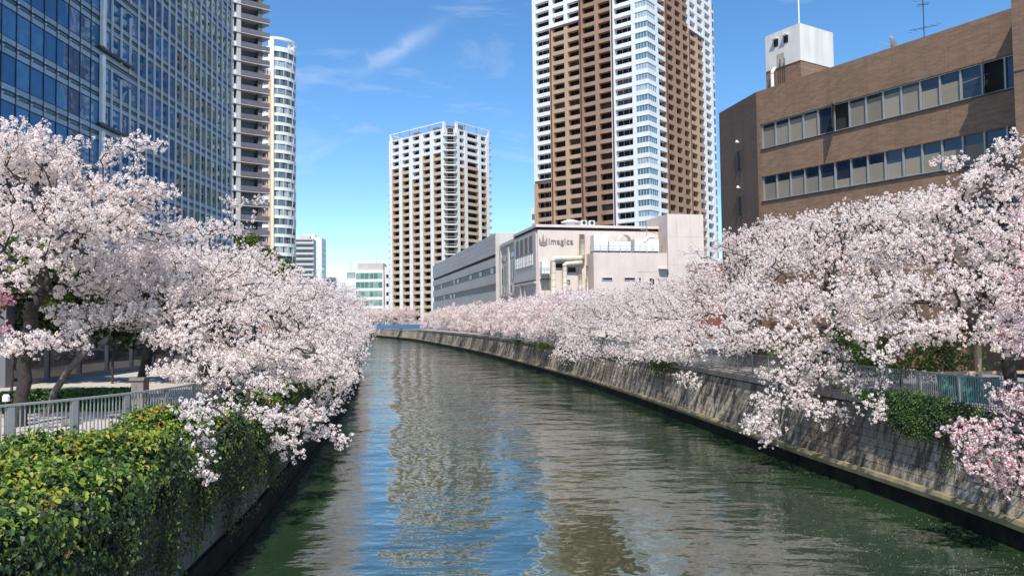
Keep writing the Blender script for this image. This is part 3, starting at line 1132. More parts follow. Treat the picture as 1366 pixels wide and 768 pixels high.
# front block
frb = MB()
frb.box(XM + 0.002, IW, 0.3, 23.0, 0, 22.3 - g, 0)
frb.build("front_block", "pink_beige", ima)
frs = MB()
frs.box(XM + 0.002, IW - 0.3, 0.0, 0.298, 0, 22.3 - g)
frs.build("side_wall", "grey_wall", ima)
pp = MB()
pp.box(XM, IW + 0.35, -0.12, 23.2, 22.75 - g, 23.2 - g)
pp.build("roof_edge", "pink_beige", ima)
MB().box(XM, IW + 0.02, 0.05, 23.0, 22.31 - g, 22.74 - g).build("painted_shadow", "black_gap", ima)  # black band painted as shade under the roof edge
for k in range(4):
    x = 121.6 + k * 3.25
    m_ = MB().box(0, 2.5, -0.06, -0.003, 0, 2.9, 1)
    for q in range(8):
        m_.box(0.05, 2.45, -0.10, -0.063, 0.12 + q * 0.36, 0.2 + q * 0.36, 1)
    m_.box(0, 0.08, -0.12, -0.103, 0, 2.9, 0)
    m_.box(2.42, 2.5, -0.12, -0.103, 0, 2.9, 0)
    m_.build("louvre_window", ["grey_wall", "dark_band"], ima, loc=(x, 0, 18.7 - g))
    m_ = MB().box(0, 2.5, -0.06, -0.003, 0, 1.9, 1).box(0.0, 0.14, -0.2, -0.064, 0, 1.9, 0).box(1.15, 1.35, -0.2, -0.064, 0, 1.9, 0).box(2.36, 2.5, -0.2, -0.064, 0, 1.9, 0).box(0.145, 2.355, -0.12, -0.064, 0.85, 0.97, 0)
    m_.build("window", ["white_fin", "tower_glass"], ima, loc=(x, 0, 16.3 - g))
m_ = MB()
m_.box(XM + 1, IW - 0.4, -0.35, -0.003, 13.0 - g, 13.35 - g)
m_.box(XM + 5.5, XM + 6.1, -0.3, -0.003, 0, 13 - g)
m_.box(XM + 8.5, XM + 8.9, -0.25, -0.003, 0, 12 - g)
m_.box(XM + 6.1, IW - 0.4, -0.25, -0.003, 9.2 - g, 9.5 - g)
m_.build("ledge", "grey_wall", ima)
MB().box(XM + 1.1, IW - 0.5, -0.3, -0.004, 13.36 - g, 13.6 - g).build("ledge_painted_shadow", "black_gap", ima)  # solid black strip painted as shade above the ledge
# lower block with the machine terrace, stair tower
lowb = MB()
lowb.box(IW + 0.002, IW + 3.6, 9.2, 22.9, 0, 18.1 - g)
lowb.build("terrace_block", "pink_beige", ima)
stt = MB()
stt.box(IW - 5, IW + 3.9, 22.95, 29.9, 0, 25.0 - g)
stt.build("stair_tower", "pink_beige", ima)
sm = MB()                                              # panel joints of the stair tower
for y in (24.7, 27.4):
    sm.box(IW + 3.9, IW + 3.915, y, y + 0.05, 0, 25.0 - g)
for z in (11.2, 16.0, 21.0):
    sm.box(IW + 3.9, IW + 3.917, 22.97, 29.88, z - g, z - g + 0.05)
sm.build("joint", "grey_wall", ima)
# front wall details (front face is local x = IW)


def front_rect(name, y0, y1, z0, z1, mats, x=IW, t=0.06, parent=ima):
    m_ = MB().box(0.003, t, 0, y1 - y0, 0, z1 - z0, 0)
    if len(mats) > 1:
        for a, b_ in ((0, 0.07), (y1 - y0 - 0.07, y1 - y0)):
            m_.box(t + 0.002, t + 0.05, a, b_, 0, z1 - z0, 1)
        m_.box(t + 0.002, t + 0.05, 0.07, y1 - y0 - 0.07, z1 - z0 - 0.07, z1 - z0, 1)
        m_.box(t + 0.002, t + 0.05, 0.07, y1 - y0 - 0.07, 0, 0.07, 1)
    return m_.build(name, list(mats), parent, loc=(x, y0, z0 - g))


front_rect("vent_opening", 3.3, 5.0, 15.6, 16.5, ["black_gap", "duct_metal"])
front_rect("vent_opening", 5.6, 7.2, 14.8, 15.8, ["black_gap", "duct_metal"])
front_rect("window", 5.4, 6.1, 12.8, 13.6, ["strip_glass", "grey_wall"])
front_rect("vent_opening", 3.4, 5.2, 9.3, 10.2, ["black_gap", "duct_metal"])
for (y0, y1, z0, z1) in ((10.6, 12.6, 13.25, 13.8), (14.7, 16.8, 13.25, 13.8), (17.4, 17.9, 13.1, 13.9), (19.4, 20.4, 11.6, 13.7)):
    front_rect("window", y0, y1, z0, z1, ["strip_glass", "white_fin"], IW + 3.6)
m_ = MB()
m_.box(IW + 3.602, IW + 4.5, 21.2, 22.9, 15.2 - g, 15.35 - g)
m_.box(IW + 3.602, IW + 3.64, 21.1, 21.17, 9 - g, 15.3 - g)
m_.box(IW + 3.602, IW + 3.63, 17.2, 21.1, 14.75 - g, 14.8 - g)
m_.build("canopy", "grey_wall", ima)


def bend(pts, r=0.5, n=5):
    """round off the corners of a polyline"""
    pts = [Vector(p) for p in pts]
    out = [pts[0]]
    for a, b_, c in zip(pts, pts[1:], pts[2:]):
        p, q = b_ + (a - b_).normalized() * r, b_ + (c - b_).normalized() * r
        for k in range(n + 1):
            t = k / n
            out.append(p * (1 - t) ** 2 + b_ * 2 * t * (1 - t) + q * t * t)
    out.append(pts[-1])
    return out


def duct(pts, rad, name="duct"):
    mb = MB().tube(bend(pts, rad * 1.3), rad, 12)
    o = mb.build(name, "duct_metal", ima, smooth=True)
    bands = MB()
    P = [Vector(p) for p in pts]
    for a, b_ in zip(P, P[1:]):
        L = (b_ - a).length
        d = (b_ - a).normalized()
        n = int(L / 1.25)
        for k in range(1, n + 1):
            c = a + d * (k * L / (n + 1))
            MB().tube([c - d * 0.04, c + d * 0.04], rad + 0.03, 12).build("flange", "duct_metal", o)
    return o


x1 = IW + 0.75
duct([(x1, 2.75, 5 - g), (x1, 2.75, 17.2 - g), (x1, 8.15, 17.3 - g), (x1, 8.15, 21.5 - g)], 0.48)
duct([(x1, 4.85, 8.7 - g), (x1, 4.85, 16.3 - g), (x1 + 0.2, 8.0, 16.5 - g)], 0.42)
duct([(x1, 3.1, 8.6 - g), (x1, 4.85, 8.7 - g)], 0.35)
duct([(x1, 7.7, 9.5 - g), (x1, 7.7, 15.5 - g)], 0.3, "pipe")
duct([(IW + 1.6, 8.7, 9.0 - g), (IW + 1.6, 8.7, 16 - g)], 0.18, "pipe")
duct([(IW + 0.2, 1.4, 7 - g), (IW + 0.2, 1.4, 13.6 - g)], 0.08, "pipe")
# machine on a wall bracket
cage = thing("air_conditioner", "white box machine on a caged bracket fixed to the beige logo wall", "machine", ima.matrix_basis @ Vector((IW + 0.02, 0.55, 13.6 - g)), rot_of(IU))
MB().box(0.1, 1.1, 0.1, 1.5, 1.0, 3.1).build("cabinet", "machine_white", cage)
m_ = MB()
for zz in (0.9, 1.9):
    m_.box(0.02, 1.3, -0.02, 0.03, zz, zz + 0.06)
    m_.box(0.02, 1.3, 1.55, 1.6, zz, zz + 0.06)
    m_.box(1.25, 1.3, 0.031, 1.549, zz, zz + 0.06)
for y in (-0.02, 0.5, 1.02, 1.55):
    m_.box(1.302, 1.34, y, y + 0.05, 0.2, 1.9)
m_.build("cage", "aluminium", cage)
MB().box(0.02, 1.2, 0.0, 1.58, 0.0, 0.12).build("bracket", "dark_frame", cage)
# machines, vents and railing of the terrace
for k, (y0, w, d, h, lab) in enumerate(((9.6, 2.6, 1.8, 3.1, "tall square white machine housing at the duct end of the logo building's terrace"), (12.4, 4.0, 1.8, 2.0, "low long white machine housing in the middle of the logo building's terrace"), (17.2, 4.6, 1.7, 2.5, "wide white machine housing next to the stair tower of the logo building"))):
    t = thing("machine_housing", lab, "machine", ima.matrix_basis @ Vector((IW + 1.0, y0, 18.1 - g + 0.02)), rot_of(IU))
    MB().box(0, d, 0, w, 0.35, h).build("cabinet", "machine_white", t)
    MB().box(0.1, d - 0.1, 0.1, w - 0.1, 0.0, 0.345).build("plinth", "dark_frame", t)
    for q in range(int(w / 1.2)):
        MB().box(d + 0.003, d + 0.03, 0.15 + q * 1.25, 1.2 + q * 1.25, 0.5, h - 0.2).build("access_panel", "machine_white", t)
dome = thing("ventilator", "pale half round ventilator cowl rising behind the terrace machines", "ventilator", ima.matrix_basis @ Vector((IW + 0.7, 14.6, 18.1 - g + 0.02)), rot_of(IU))
m_ = MB()
for k in range(9):
    t0, t1 = PI * k / 9, PI * (k + 1) / 9
    m_.face([(0, 1.1 + 1.1 * math.cos(t0), 2.2 + 1.1 * math.sin(t0)), (0.0, 1.1 + 1.1 * math.cos(t1), 2.2 + 1.1 * math.sin(t1)), (1.5, 1.1 + 1.1 * math.cos(t1), 2.2 + 1.1 * math.sin(t1)), (1.5, 1.1 + 1.1 * math.cos(t0), 2.2 + 1.1 * math.sin(t0))])
m_.build("cowl", "machine_white", dome, True)
MB().box(0.1, 1.2, 0.1, 2.1, 0, 2.15).build("base", "aluminium", dome)
for k, y in enumerate((8.4, 9.9)):
    t = thing("roof_fan", "small square white roof fan beside the duct outlet of the logo building", "fan", ima.matrix_basis @ Vector((IW - 1.2, y, 23.2 - g + 0.02)), rot_of(IU), "pair of roof fans by the duct outlet")
    MB().box(0, 1.0, 0, 1.0, 0, 0.9).build("housing", "machine_white", t)
    MB().tube([(1.003, 0.5, 0.48), (1.05, 0.5, 0.48)], 0.33, 12).build("grille", "dark_frame", t)
t = thing("roof_vent", "flat white mushroom vent on the roof edge of the logo building", "ventilator", ima.matrix_basis @ Vector((IW - 4, 7.6, 23.2 - g + 0.02)), rot_of(IU))
MB().tube([(0, 0, 0), (0, 0, 0.9)], 0.9, 14).build("stack", "machine_white", t)
MB().tube([(0, 0, 0.9), (0, 0, 1.1), (0, 0, 1.45)], [1.7, 1.7, 0.6], 16).build("cap", "machine_white", t)
rail = thing("terrace_railing", "thin grey pipe railing around the machine terrace", "railing", ima.matrix_basis @ Vector((IW + 3.45, 9.3, 18.1 - g)), rot_of(IU))
for zz in (0.6, 1.15):
    MB().box(0, 0.05, 0, 13.5, zz, zz + 0.05).build("rail", "aluminium", rail)
for k in range(12):
    MB().box(-0.01, 0.06, k * 1.22, k * 1.22 + 0.06, 0.0, 1.25).build("post", "aluminium", rail)
gant = thing("pipe_frame", "tall grey pipe frame with a side arm next to the stair tower", "frame", ima.matrix_basis @ Vector((IW + 2.6, 19.6, 18.1 - g)), rot_of(IU))
MB().tube([(0, 0, 0), (0, 0, 6.0)], 0.07, 8).tube([(0, 3.0, 0), (0, 3.0, 3.4)], 0.07, 8).build("upright", "aluminium", gant)
MB().tube([(0, -1.2, 4.2), (0, 3.0, 3.3)], 0.05, 8).tube([(0, -1.9, 5.6), (0, 0, 5.4)], 0.05, 8).build("arm", "aluminium", gant)
MB().tube([(0, -0.6, 2.0), (0, 0.3, 2.9), (0, 1.4, 2.9)], 0.28, 8).build("bellmouth", "machine_white", gant)
# the wall logo: emblem and lettering, proud of the wall


def text_mesh(body, size, mat, ext=0.05):
    cu = bpy.data.curves.new("lettering", 'FONT')
    cu.body = body
    cu.size = size
    cu.extrude = ext
    cu.offset = 0.02
    cu.space_character = 1.12
    ob = bpy.data.objects.new("lettering_source", cu)
    COL.objects.link(ob)
    dg = bpy.context.evaluated_depsgraph_get()
    me = bpy.data.meshes.new_from_object(ob.evaluated_get(dg))
    bpy.data.objects.remove(ob)
    me.materials.clear()
    me.materials.append(MATS[mat])
    return me


tm = text_mesh("imagica", 1.5, "logo_grey")
xs = [v.co.x for v in tm.vertices]
sx = 4.5 / (max(xs) - min(xs))
lo = put(tm, "lettering", ima)
lo.matrix_local = Matrix(((0, 0, 1, IW + 0.08), (sx, 0, 0, 2.25 - min(xs) * sx), (0, 1, 0, 19.85 - g), (0, 0, 0, 1)))
em = MB()                                             # crown-like emblem: three spikes over a dark bowl
n = 10
em.prism([(0.75 * math.cos(PI + PI * k / n), 0.52 * math.sin(PI + PI * k / n)) for k in range(n + 1)], 0.0, 0.1)
for cx, h, w in ((-0.62, 1.0, 0.16), (0.0, 1.55, 0.2), (0.62, 1.0, 0.16)):
    em.prism([(cx - w, 0.42), (cx, 0.12), (cx + w, 0.42), (cx + w * 0.3, h - 0.2), (cx, h), (cx - w * 0.3, h - 0.2)], 0.0, 0.09)
em.prism([(-0.62, 0.14), (-0.2, 0.06), (0.2, 0.06), (0.62, 0.14), (0.5, 0.22), (0.0, 0.13), (-0.5, 0.22)], 0.0, 0.08)
eo = em.build("emblem", "logo_grey", ima)
eo.matrix_local = Matrix(((0, 0, 1, IW + 0.01), (1, 0, 0, 1.25), (0, 1, 0, 20.0 - g), (0, 0, 0, 1)))

# ---- low red brick house between the logo building and the brown building
red = thing("brick_house", "small dark red brick house with white roof railing beside the beige stair tower", "building", (at(928, 380, 112).x, 112, GZ), R(-6))
MB().box(0, 12, 0, 10, 0, 11.2).build("wall", "red_brick", red)
MB().box(-0.2, 12.2, -0.2, 10.2, 11.2, 11.5).build("cornice", "white_paint", red)
m_ = MB()
for k in range(20):
    m_.box(0.2 + k * 0.6, 0.26 + k * 0.6, -0.1, -0.04, 11.5, 12.9)
m_.box(0.0, 12, -0.12, -0.02, 12.9, 13.0)
m_.build("railing", "white_paint", red)
for k in range(3):
    MB().box(0, 2.2, -0.05, -0.003, 0, 1.4, 1).box(-0.1, 2.3, -0.12, -0.053, -0.12, -0.004, 0).build("window", ["white_fin", "strip_glass"], red, loc=(1.2 + k * 3.6, 0, 7.4))

# ---- brown brick office on the right
brown = thing("brick_office", "brown brick office building with two long window strips behind the cherry trees", "building", (18.6, 56.0, GZ), rot_of(BROWN_U))
P_full = [(0, 0), (34, 0), (34, 18), (-5.55, 18), (-5.55, 2.0)]
P_rec = [(0.32, 0.42), (34, 0.42), (34, 18), (-5.5, 17.9), (-5.5, 2.1), (-0.2, 0.25)]


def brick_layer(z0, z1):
    """front + other faces in the front brick, the slanting end wall in its own course direction, its shade painted in"""
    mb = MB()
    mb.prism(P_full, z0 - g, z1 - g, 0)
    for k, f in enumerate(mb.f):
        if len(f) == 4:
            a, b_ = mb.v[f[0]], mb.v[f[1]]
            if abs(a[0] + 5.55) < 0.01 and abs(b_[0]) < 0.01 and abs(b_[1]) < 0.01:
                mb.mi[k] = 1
    return mb.build("brick_band", ["brick_front", "brick_end_shaded"], brown)


strips = ((11.5, 13.35), (15.45, 17.3), (19.35, 21.25))
zs = [GZ]
for a, b_ in strips:
    zs += [a, b_]
zs.append(23.8)
for k in range(0, len(zs), 2):
    brick_layer(zs[k], zs[k + 1])
for a, b_ in strips:
    mb = MB().prism(P_rec, a - g, b_ - g, 0)
    mb.build("strip_recess", "dark_interior", brown)
    # brick pier at the corner and the end wall beside the windows
    pr = MB()
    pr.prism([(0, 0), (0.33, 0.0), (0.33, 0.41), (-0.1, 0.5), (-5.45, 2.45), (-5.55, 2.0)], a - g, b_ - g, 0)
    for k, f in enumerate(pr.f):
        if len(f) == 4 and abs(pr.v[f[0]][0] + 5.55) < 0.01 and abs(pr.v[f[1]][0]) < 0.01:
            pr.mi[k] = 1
    pr.build("corner_pier", ["brick_front", "brick_end_shaded"], brown)
MB().box(0.34, 18.8, -0.08, 0.3, 19.27 - g, 19.345 - g).box(0.34, 18.8, -0.08, 0.3, 15.37 - g, 15.445 - g).build("sill", "dark_frame", brown)
# one strip window: frame, pane, blind behind the glass
HW = 1.9
ww = 1.19


def strip_window(x, z0, blind, open_=False):
    w = thing("window", None, None)
    w.parent = brown
    w.location = (x, 0.1, z0 - g)
    fr = MB()
    fr.box(0, 0.10, 0, 0.18, 0, HW - 0.02)
    fr.box(0.10, ww, 0.02, 0.16, 0, 0.07)
    fr.box(0.10, ww, 0.02, 0.16, HW - 0.09, HW - 0.02)
    fr.build("frame", "aluminium", w)
    if open_:
        MB().box(0.12, ww - 0.02, 0.26, 0.28, 0.05, HW - 0.07).build("pane", "black_gap", w)
        s = thing("sash", None, None)
        s.parent = w
        s.location = (0.14, -0.02, 0)
        s.rotation_euler = (0, 0, R(-62))
        sm_ = MB()
        sm_.box(0, 0.07, -0.04, 0, 0.08, HW - 0.1)
        sm_.box(0.95, 1.02, -0.04, 0, 0.08, HW - 0.1)
        sm_.box(0.07, 0.95, -0.04, 0, 0.08, 0.15)
        sm_.box(0.07, 0.95, -0.04, 0, HW - 0.17, HW - 0.1)
        sm_.box(0.07, 0.95, -0.025, -0.015, 0.15, HW - 0.17, 1)
        me_ = sm_.mesh("sash", ["dark_frame", "strip_glass"])
        bpy.data.objects.remove(s)
        so = put(me_, "sash", w, (0.14, -0.02, 0), R(-62))
    else:
        MB().box(0.10, ww, 0.12, 0.13, 0.07, HW - 0.09).build("pane", "strip_glass", w)
        if blind > 0.02:
            MB().box(0.12, ww - 0.02, 0.108, 0.119, 0.08, 0.08 + (HW - 0.18) * blind).build("blind", "blind", w)
    return w


up = [0.85, 0.85, 0.9, 0.92, 0.0, -1, 0.9, 0.88, 0.86, 0.9, 0.62, 0.68, 0.0, -1, 0.0]
lo_ = [0.7, 0.72, 0.78, 0.6, 0.5, 0.3, 0.62, 0.66, 0.55, 0.6, 0.62, 0.6, 0.66, 0.5, 0.5]
for k in range(15):
    strip_window(0.36 + k * 1.2, 19.37, max(up[k], 0), up[k] < 0)
    strip_window(0.36 + k * 1.2, 15.47, lo_[k])
    if k % 2 == 0:
        strip_window(0.36 + k * 1.2, 11.52, 0.5)
# wing just out of view, sized and placed to throw the slanting shadow
mb = MB().box(18.92, 34.2, -2.7, -0.02, 0, 25.0 - g)
mb.build("wing", "brick_front", brown)
MB().box(18.9, 34.2, -2.71, -0.03, 19.35 - g, 19.45 - g).build("wing_band", "dark_frame", brown)
MB().tube([(16.6, -0.35, 20.4 - g), (14.0, -0.35, 20.1 - g)], 0.02, 6).build("rod", "aluminium", brown)
# end wall: two narrow windows with lamps over them
ed = Vector((-5.55, 2.0)).normalized()
for zz in (20.6, 17.0):
    pos = ed * 2.7
    lmp = MB().tube([(0, 0, 0), (0, -0.18, 0.05)], 0.05, 8).tube([(0, -0.18, 0.16), (0, -0.18, -0.02)], [0.07, 0.11], 10)
    lmp.build("wall_lamp", "lamp_white", brown, loc=(pos.x, pos.y - 0.03, zz - g), rz=math.atan2(ed.y, ed.x) + PI)
    m_ = MB().box(-0.3, 0.3, -0.03, -0.003, -2.1, -0.7, 1).box(-0.36, -0.302, -0.12, -0.003, -2.15, -0.65, 0).box(0.302, 0.36, -0.12, -0.003, -2.15, -0.65, 0)
    m_.build("window", ["dark_frame", "strip_glass"], brown, loc=(pos.x + 0.02, pos.y, zz - g), rz=math.atan2(ed.y, ed.x) + PI)
# white roof house
pent = thing("roof_house", "white lift house with stained walls on the brown brick roof", "roof house", brown.matrix_basis @ Vector((1.0, 4.0, 23.8 - g)), rot_of(BROWN_U))
MB().box(-3.3, 0.0, 0, 4.1, 2.85, 5.75).build("upper_wall", "white_paint", pent)
MB().box(-3.35, -0.05, 0.06, 3.4, 0.005, 2.84).build("brick_base", "brick_front", pent)
MB().box(0.002, 2.4, 0.6, 3.2, 1.2, 1.55).build("canopy", "slab_white", pent)
for x in (-2.45, -1.5):
    m_ = MB().box(0, 0.42, -0.03, -0.003, 0, 0.55, 1).box(-0.05, 0.47, -0.3, -0.004, 0.56, 0.62, 0)
    m_.build("window", ["white_fin", "strip_glass"], pent, loc=(x, 0, 4.6))
MB().box(-2.2, -1.5, -0.03, -0.003, 2.86, 3.9).build("hatch", "stone_kerb", pent)
MB().tube(bend([(-2.5, -0.25, 0.02), (-2.5, -0.25, 2.6), (-2.5, 0.05, 2.9)], 0.2), 0.14, 8).build("pipe", "machine_white", pent)
MB().box(-1.8, -1.75, -0.2, -0.15, 0.02, 3.4).box(-1.4, -1.35, -0.2, -0.15, 0.02, 3.4).build("ladder", "dark_frame", pent)
MB().tube([(-0.2, 0.2, 5.75), (-0.2, 0.2, 10.5)], 0.06, 8).build("mast", "white_fin", pent)
rb = thing("roof_shed", "low white flat roofed shed beside the lift house", "roof shed", brown.matrix_basis @ Vector((3.6, 4.0, 23.8 - g)), rot_of(BROWN_U))
MB().box(0, 3.0, 0.3, 3.0, 0.005, 0.95).build("wall", "machine_white", rb)
MB().box(-0.2, 3.3, 0.0, 3.2, 0.955, 1.15).build("roof", "machine_white", rb)
dish = thing("satellite_dish", "grey white satellite dish on the brown brick roof edge", "satellite dish", brown.matrix_basis @ Vector((9.9, 1.3, 23.8 - g)), rot_of(BROWN_U))
m_ = MB()
for a in range(4):
    for k in range(16):
        r0, r1 = 0.48 * a / 4, 0.48 * (a + 1) / 4
        q = []
        for rr, kk in ((r0, k), (r1, k), (r1, k + 1), (r0, k + 1)):
            th = 2 * PI * kk / 16
            q.append((rr * math.cos(th), -0.0 + 0.9 * rr * rr, rr * math.sin(th)))
        m_.face(q if a else [q[0], q[1], q[2]])
do = m_.build("reflector", "machine_white", dish, True, loc=(0, 0, 0.75), rz=R(-48))
do.rotation_euler = (R(24), 0, R(-48))
MB().tube([(0, 0.1, 0), (0, 0.1, 0.75)], 0.04, 8).build("mount", "aluminium", dish)
MB().tube([(0.0, 0, 0.6), (-0.5, -0.45, 0.95)], 0.02, 6).build("feed_arm", "aluminium", dish)
ant = thing("television_antenna", "thin rod television antenna with side spikes on the brown brick roof", "antenna", brown.matrix_basis @ Vector((12.0, 1.5, 23.8 - g)), rot_of(BROWN_U))
MB().tube([(0, 0, 0), (0, 0, 3.6)], 0.03, 6).build("mast", "dark_frame", ant)
for zz, ln in ((1.1, 0.9), (3.0, 0.5), (2.6, 0.35)):
    m_ = MB().tube([(-ln, 0, zz + 0.15), (ln, 0, zz - 0.1)], 0.018, 5)
    for k in range(6):
        x = -ln + k * ln * 0.4
        m_.tube([(x, -0.25, zz), (x, 0.25, zz + 0.03)], 0.01, 4)
    m_.build("dipole", "dark_frame", ant)

# ---- blue glass office on the left
OX, OY0 = -42.0, 48.0
office = thing("glass_office", "blue glass office block with white vertical fins above the cherry trees", "building", (OX, OY0, GZ), PI / 2)
OFH = 3.95
ONF = 18
OZ0 = 6.2
L1, L2, L3 = 28.0, 44.0, 65.0
MB().box(0, L3, 0.5, 40, 0, OZ0 + ONF * OFH).build("core", "dark_interior", office)
MB().box(-0.2, L3 + 0.2, -0.2, 40, OZ0 + ONF * OFH, OZ0 + ONF * OFH + 1.2).build("roof", "dark_frame", office)
MB().box(-0.1, L3, -0.1, 0.45, OZ0 - 1.2, OZ0).box(9, 17.5, -2.2, -0.12, 12.0, 16.2).build("podium_band", "dark_frame", office)
for k in range(9):
    MB().box(2 + k * 7.6, 2.9 + k * 7.6, 0.0, 0.45, 0, OZ0 - 1.2).build("ground_column", "dark_frame", office)
MOD = 1.875
panes = []
pane1 = MB().box(0.03, MOD - 0.03, 0.02, 0.08, 0, 2.35).mesh("window_pane", "office_glass")
pane2 = MB().box(0.03, MOD - 0.03, 0.02, 0.08, 0, 2.35).mesh("window_pane", "office_glass")
pane3 = MB().box(0.03, MOD - 0.03, 0.02, 0.08, 0, 2.35).mesh("window_pane", "office_glass_green")
span = {}
restm = MB()
cols = int(L3 / MOD)
for c in range(cols):
    x = c * MOD
    green = x >= L2
    for f in range(ONF):
        z = OZ0 + f * OFH
        d = OY0 + x
        top = CAM_H + 0.435 * d
        pix = 1000 * MOD * 42 / (d * d)
        panes.append((pix if z + GZ < top and z > 7 else 0, x, z + 1.5, green))
panes.sort(key=lambda q: -q[0])
for k, (px_, x, z, green) in enumerate(panes):
    if k < 300 and px_ > 0:
        put(pane3 if green else pane1, "window_pane", office, (x, 0, z))
    else:
        restm.box(x + 0.03, x + MOD - 0.03, 0.02, 0.08, z, z + 2.35, 1 if green else 0)
tag(restm.build("window_panes_farther_off", ["office_glass", "office_glass_green"], office), kind="stuff")
# spandrels: pale band, teal band between, mullions, transoms
spm = MB().box(0.03, MOD * 4 - 0.03, 0.0, 0.08, 0, 0.62).mesh("spandrel", "office_spandrel")
tem = MB().box(0.03, MOD * 4 - 0.03, 0.03, 0.08, 0, 0.34).mesh("spandrel_strip", "office_teal")
for f in range(ONF):
    z = OZ0 + f * OFH
    for c in range(0, cols, 4):
        wsc = min(4, cols - c) / 4
        put(spm, "spandrel", office, (c * MOD, 0, z + 0.0), 0, (wsc, 1, 0.85))
        put(tem, "spandrel_strip", office, (c * MOD, 0, z + 0.56), 0, (wsc, 1, 1))
        put(spm, "spandrel", office, (c * MOD, 0, z + 0.93), 0, (wsc, 1, 0.85))
tr_ = MB()
for f in range(ONF):
    z = OZ0 + f * OFH
    for zz, pr_ in ((0.50, 0.045), (0.86, 0.05), (1.44, 0.03), (-0.07, 0.03)):
        tr_.box(0, L3, -pr_, 0.0, z + zz, z + zz + 0.07)
tr_.build("transom", "dark_frame", office)
muls = MB().box(-0.03, 0.03, -0.05, 0.0, 0, ONF * OFH).mesh("mullion", "dark_frame")
fin = MB().box(-0.035, 0.035, -0.22, -0.02, 0, ONF * OFH).mesh("fin", "white_fin")
for c in range(cols + 1):
    x = c * MOD
    if x < L1 - 0.1:
        put(muls, "mullion", office, (x, -0.002, OZ0 + 0.003))
    elif x > L1 + 0.1:
        if x < L1 + 3.5 * MOD:
            # the first fins are interrupted every second floor
            q = int(round((x - L1) / MOD))
            for b_ in range(0, ONF, 2):
                h = (2 - 0.42 * 1) * OFH
                o = put(fin, "fin", office, (x, 0, OZ0 + b_ * OFH - q * 0.45 + 1.3 + 0.9), 0, (1, 1, h / (ONF * OFH)))
        else:
            put(fin, "fin", office, (x, 0, OZ0 + 0.005))
for b_ in range(0, ONF, 2):
    z = OZ0 + b_ * OFH + 1.5
    MB().box(L1 - 0.25, L1 + 0.25, -0.45, -0.06, 0.35, 2 * OFH - 0.55).build("corner_pillar", "white_fin", office, loc=(0, 0, z))
    MB().box(L1 - 0.6, L1 + 3.4 * MOD, -0.40, -0.06, 0.0, 0.25).build("ledge", "dark_frame", office, loc=(0, 0, z + 0.0))
br_ = MB()
for c in range(int(L1 / MOD)):
    for f in range(ONF):
        for zz in (0.5, 0.87):
            br_.box(c * MOD + 0.04, c * MOD + 0.2, -0.12, -0.06, OZ0 + f * OFH + zz, OZ0 + f * OFH + zz + 0.1)
tag(br_.build("light_dots", "white_fin", office), kind="stuff")  # white blocks stand for the ceiling lights behind the glass

# ---- balconied tower beyond the office
AU = (0.80, 0.60)
apt = thing("apartment_tower", "grey apartment tower stacked with long balconies between the glass office and round tower", "building", (-58.6, 157.0, GZ), rot_of(AU))
AFH, ANF = 3.07, 29
MB().box(-12, 6.4, 0.6, 22, 0, AFH * ANF).build("core", "mauve_wall", apt)
MB().box(0.35, 1.25, -1.3, 0.58, 0, AFH * ANF).build("pillar", "slab_white", apt)
MB().box(-0.75, -0.2, -1.2, 0.58, 0, AFH * ANF).build("pillar", "slab_white", apt)
slab = MB().prism([(-0.75, -1.45), (7.5, -1.45), (7.5, -0.6), (6.5, 2.6), (-0.75, 2.6)], 0, 0.17).mesh("slab", "slab_white")
par = MB()
par.box(1.3, 4.9, -1.4, -1.34, 0.28, 1.25)
par.box(4.95, 7.4, -1.38, -1.33, 0.28, 1.2)
parm = par.mesh("balustrade", "grey_balcony")
win = MB()
win.box(1.6, 4.9, 0.52, 0.59, 0.35, 2.4, 1)
for k in range(4):
    win.box(1.6 + k * 1.08, 1.66 + k * 1.08, 0.46, 0.515, 0.35, 2.4, 0)
win.box(-0.1, 0.2, 0.50, 0.59, 0.5, 2.2, 1)
winm = win.mesh("window", ["dark_frame", "strip_glass"])
pst = MB().box(5.0, 5.9, -0.9, 0.58, 0.27, AFH).mesh("balcony_partition", "mauve_wall")
lap = MB().box(-0.19, 0.34, -1.1, -1.0, 0, 0.9).mesh("panel", "white_fin")
for f in range(ANF):
    z = f * AFH
    put(slab, "slab", apt, (0, 0, z))
    if f > 2:
        put(parm, "balustrade", apt, (0, 0, z))
        put(winm, "window", apt, (0, 0, z))
        put(pst, "balcony_partition", apt, (0, 0, z))
        put(lap, "panel", apt, (0, 0, z + 0.3))
MB().box(-12, 7.2, -0.5, 22, AFH * ANF + 0.01, AFH * ANF + 1.2).build("roof", "slab_white", apt)

# ---- white round tower
RC = Vector((-79.2, 252.0))
rt = thing("round_tower", "white round ended tower with an orange vertical fin and ring on top", "building", (RC.x, RC.y, GZ))
RR, RFH, RNF = 6.3, 3.1, 30
NS = 28


def ring(r, z0, z1, a0=0.0, a1=2 * PI, n=NS, m=0, mb=None, thick=None):
    mb = mb or MB()
    pts = [(r * math.cos(a0 + (a1 - a0) * k / n), r * math.sin(a0 + (a1 - a0) * k / n)) for k in range(n)]
    if thick is None:
        mb.prism(pts, z0, z1, m)
    else:
        pts = [(r * math.cos(2 * PI * k / n), r * math.sin(2 * PI * k / n)) for k in range(n + 1)]
        for k in range(n):
            (xa, ya), (xb, yb) = pts[k], pts[k + 1]
            q = thick
            mb.prism([(xa, ya), (xb, yb), (xb * q, yb * q), (xa * q, ya * q)], z0, z1, m)
    return mb


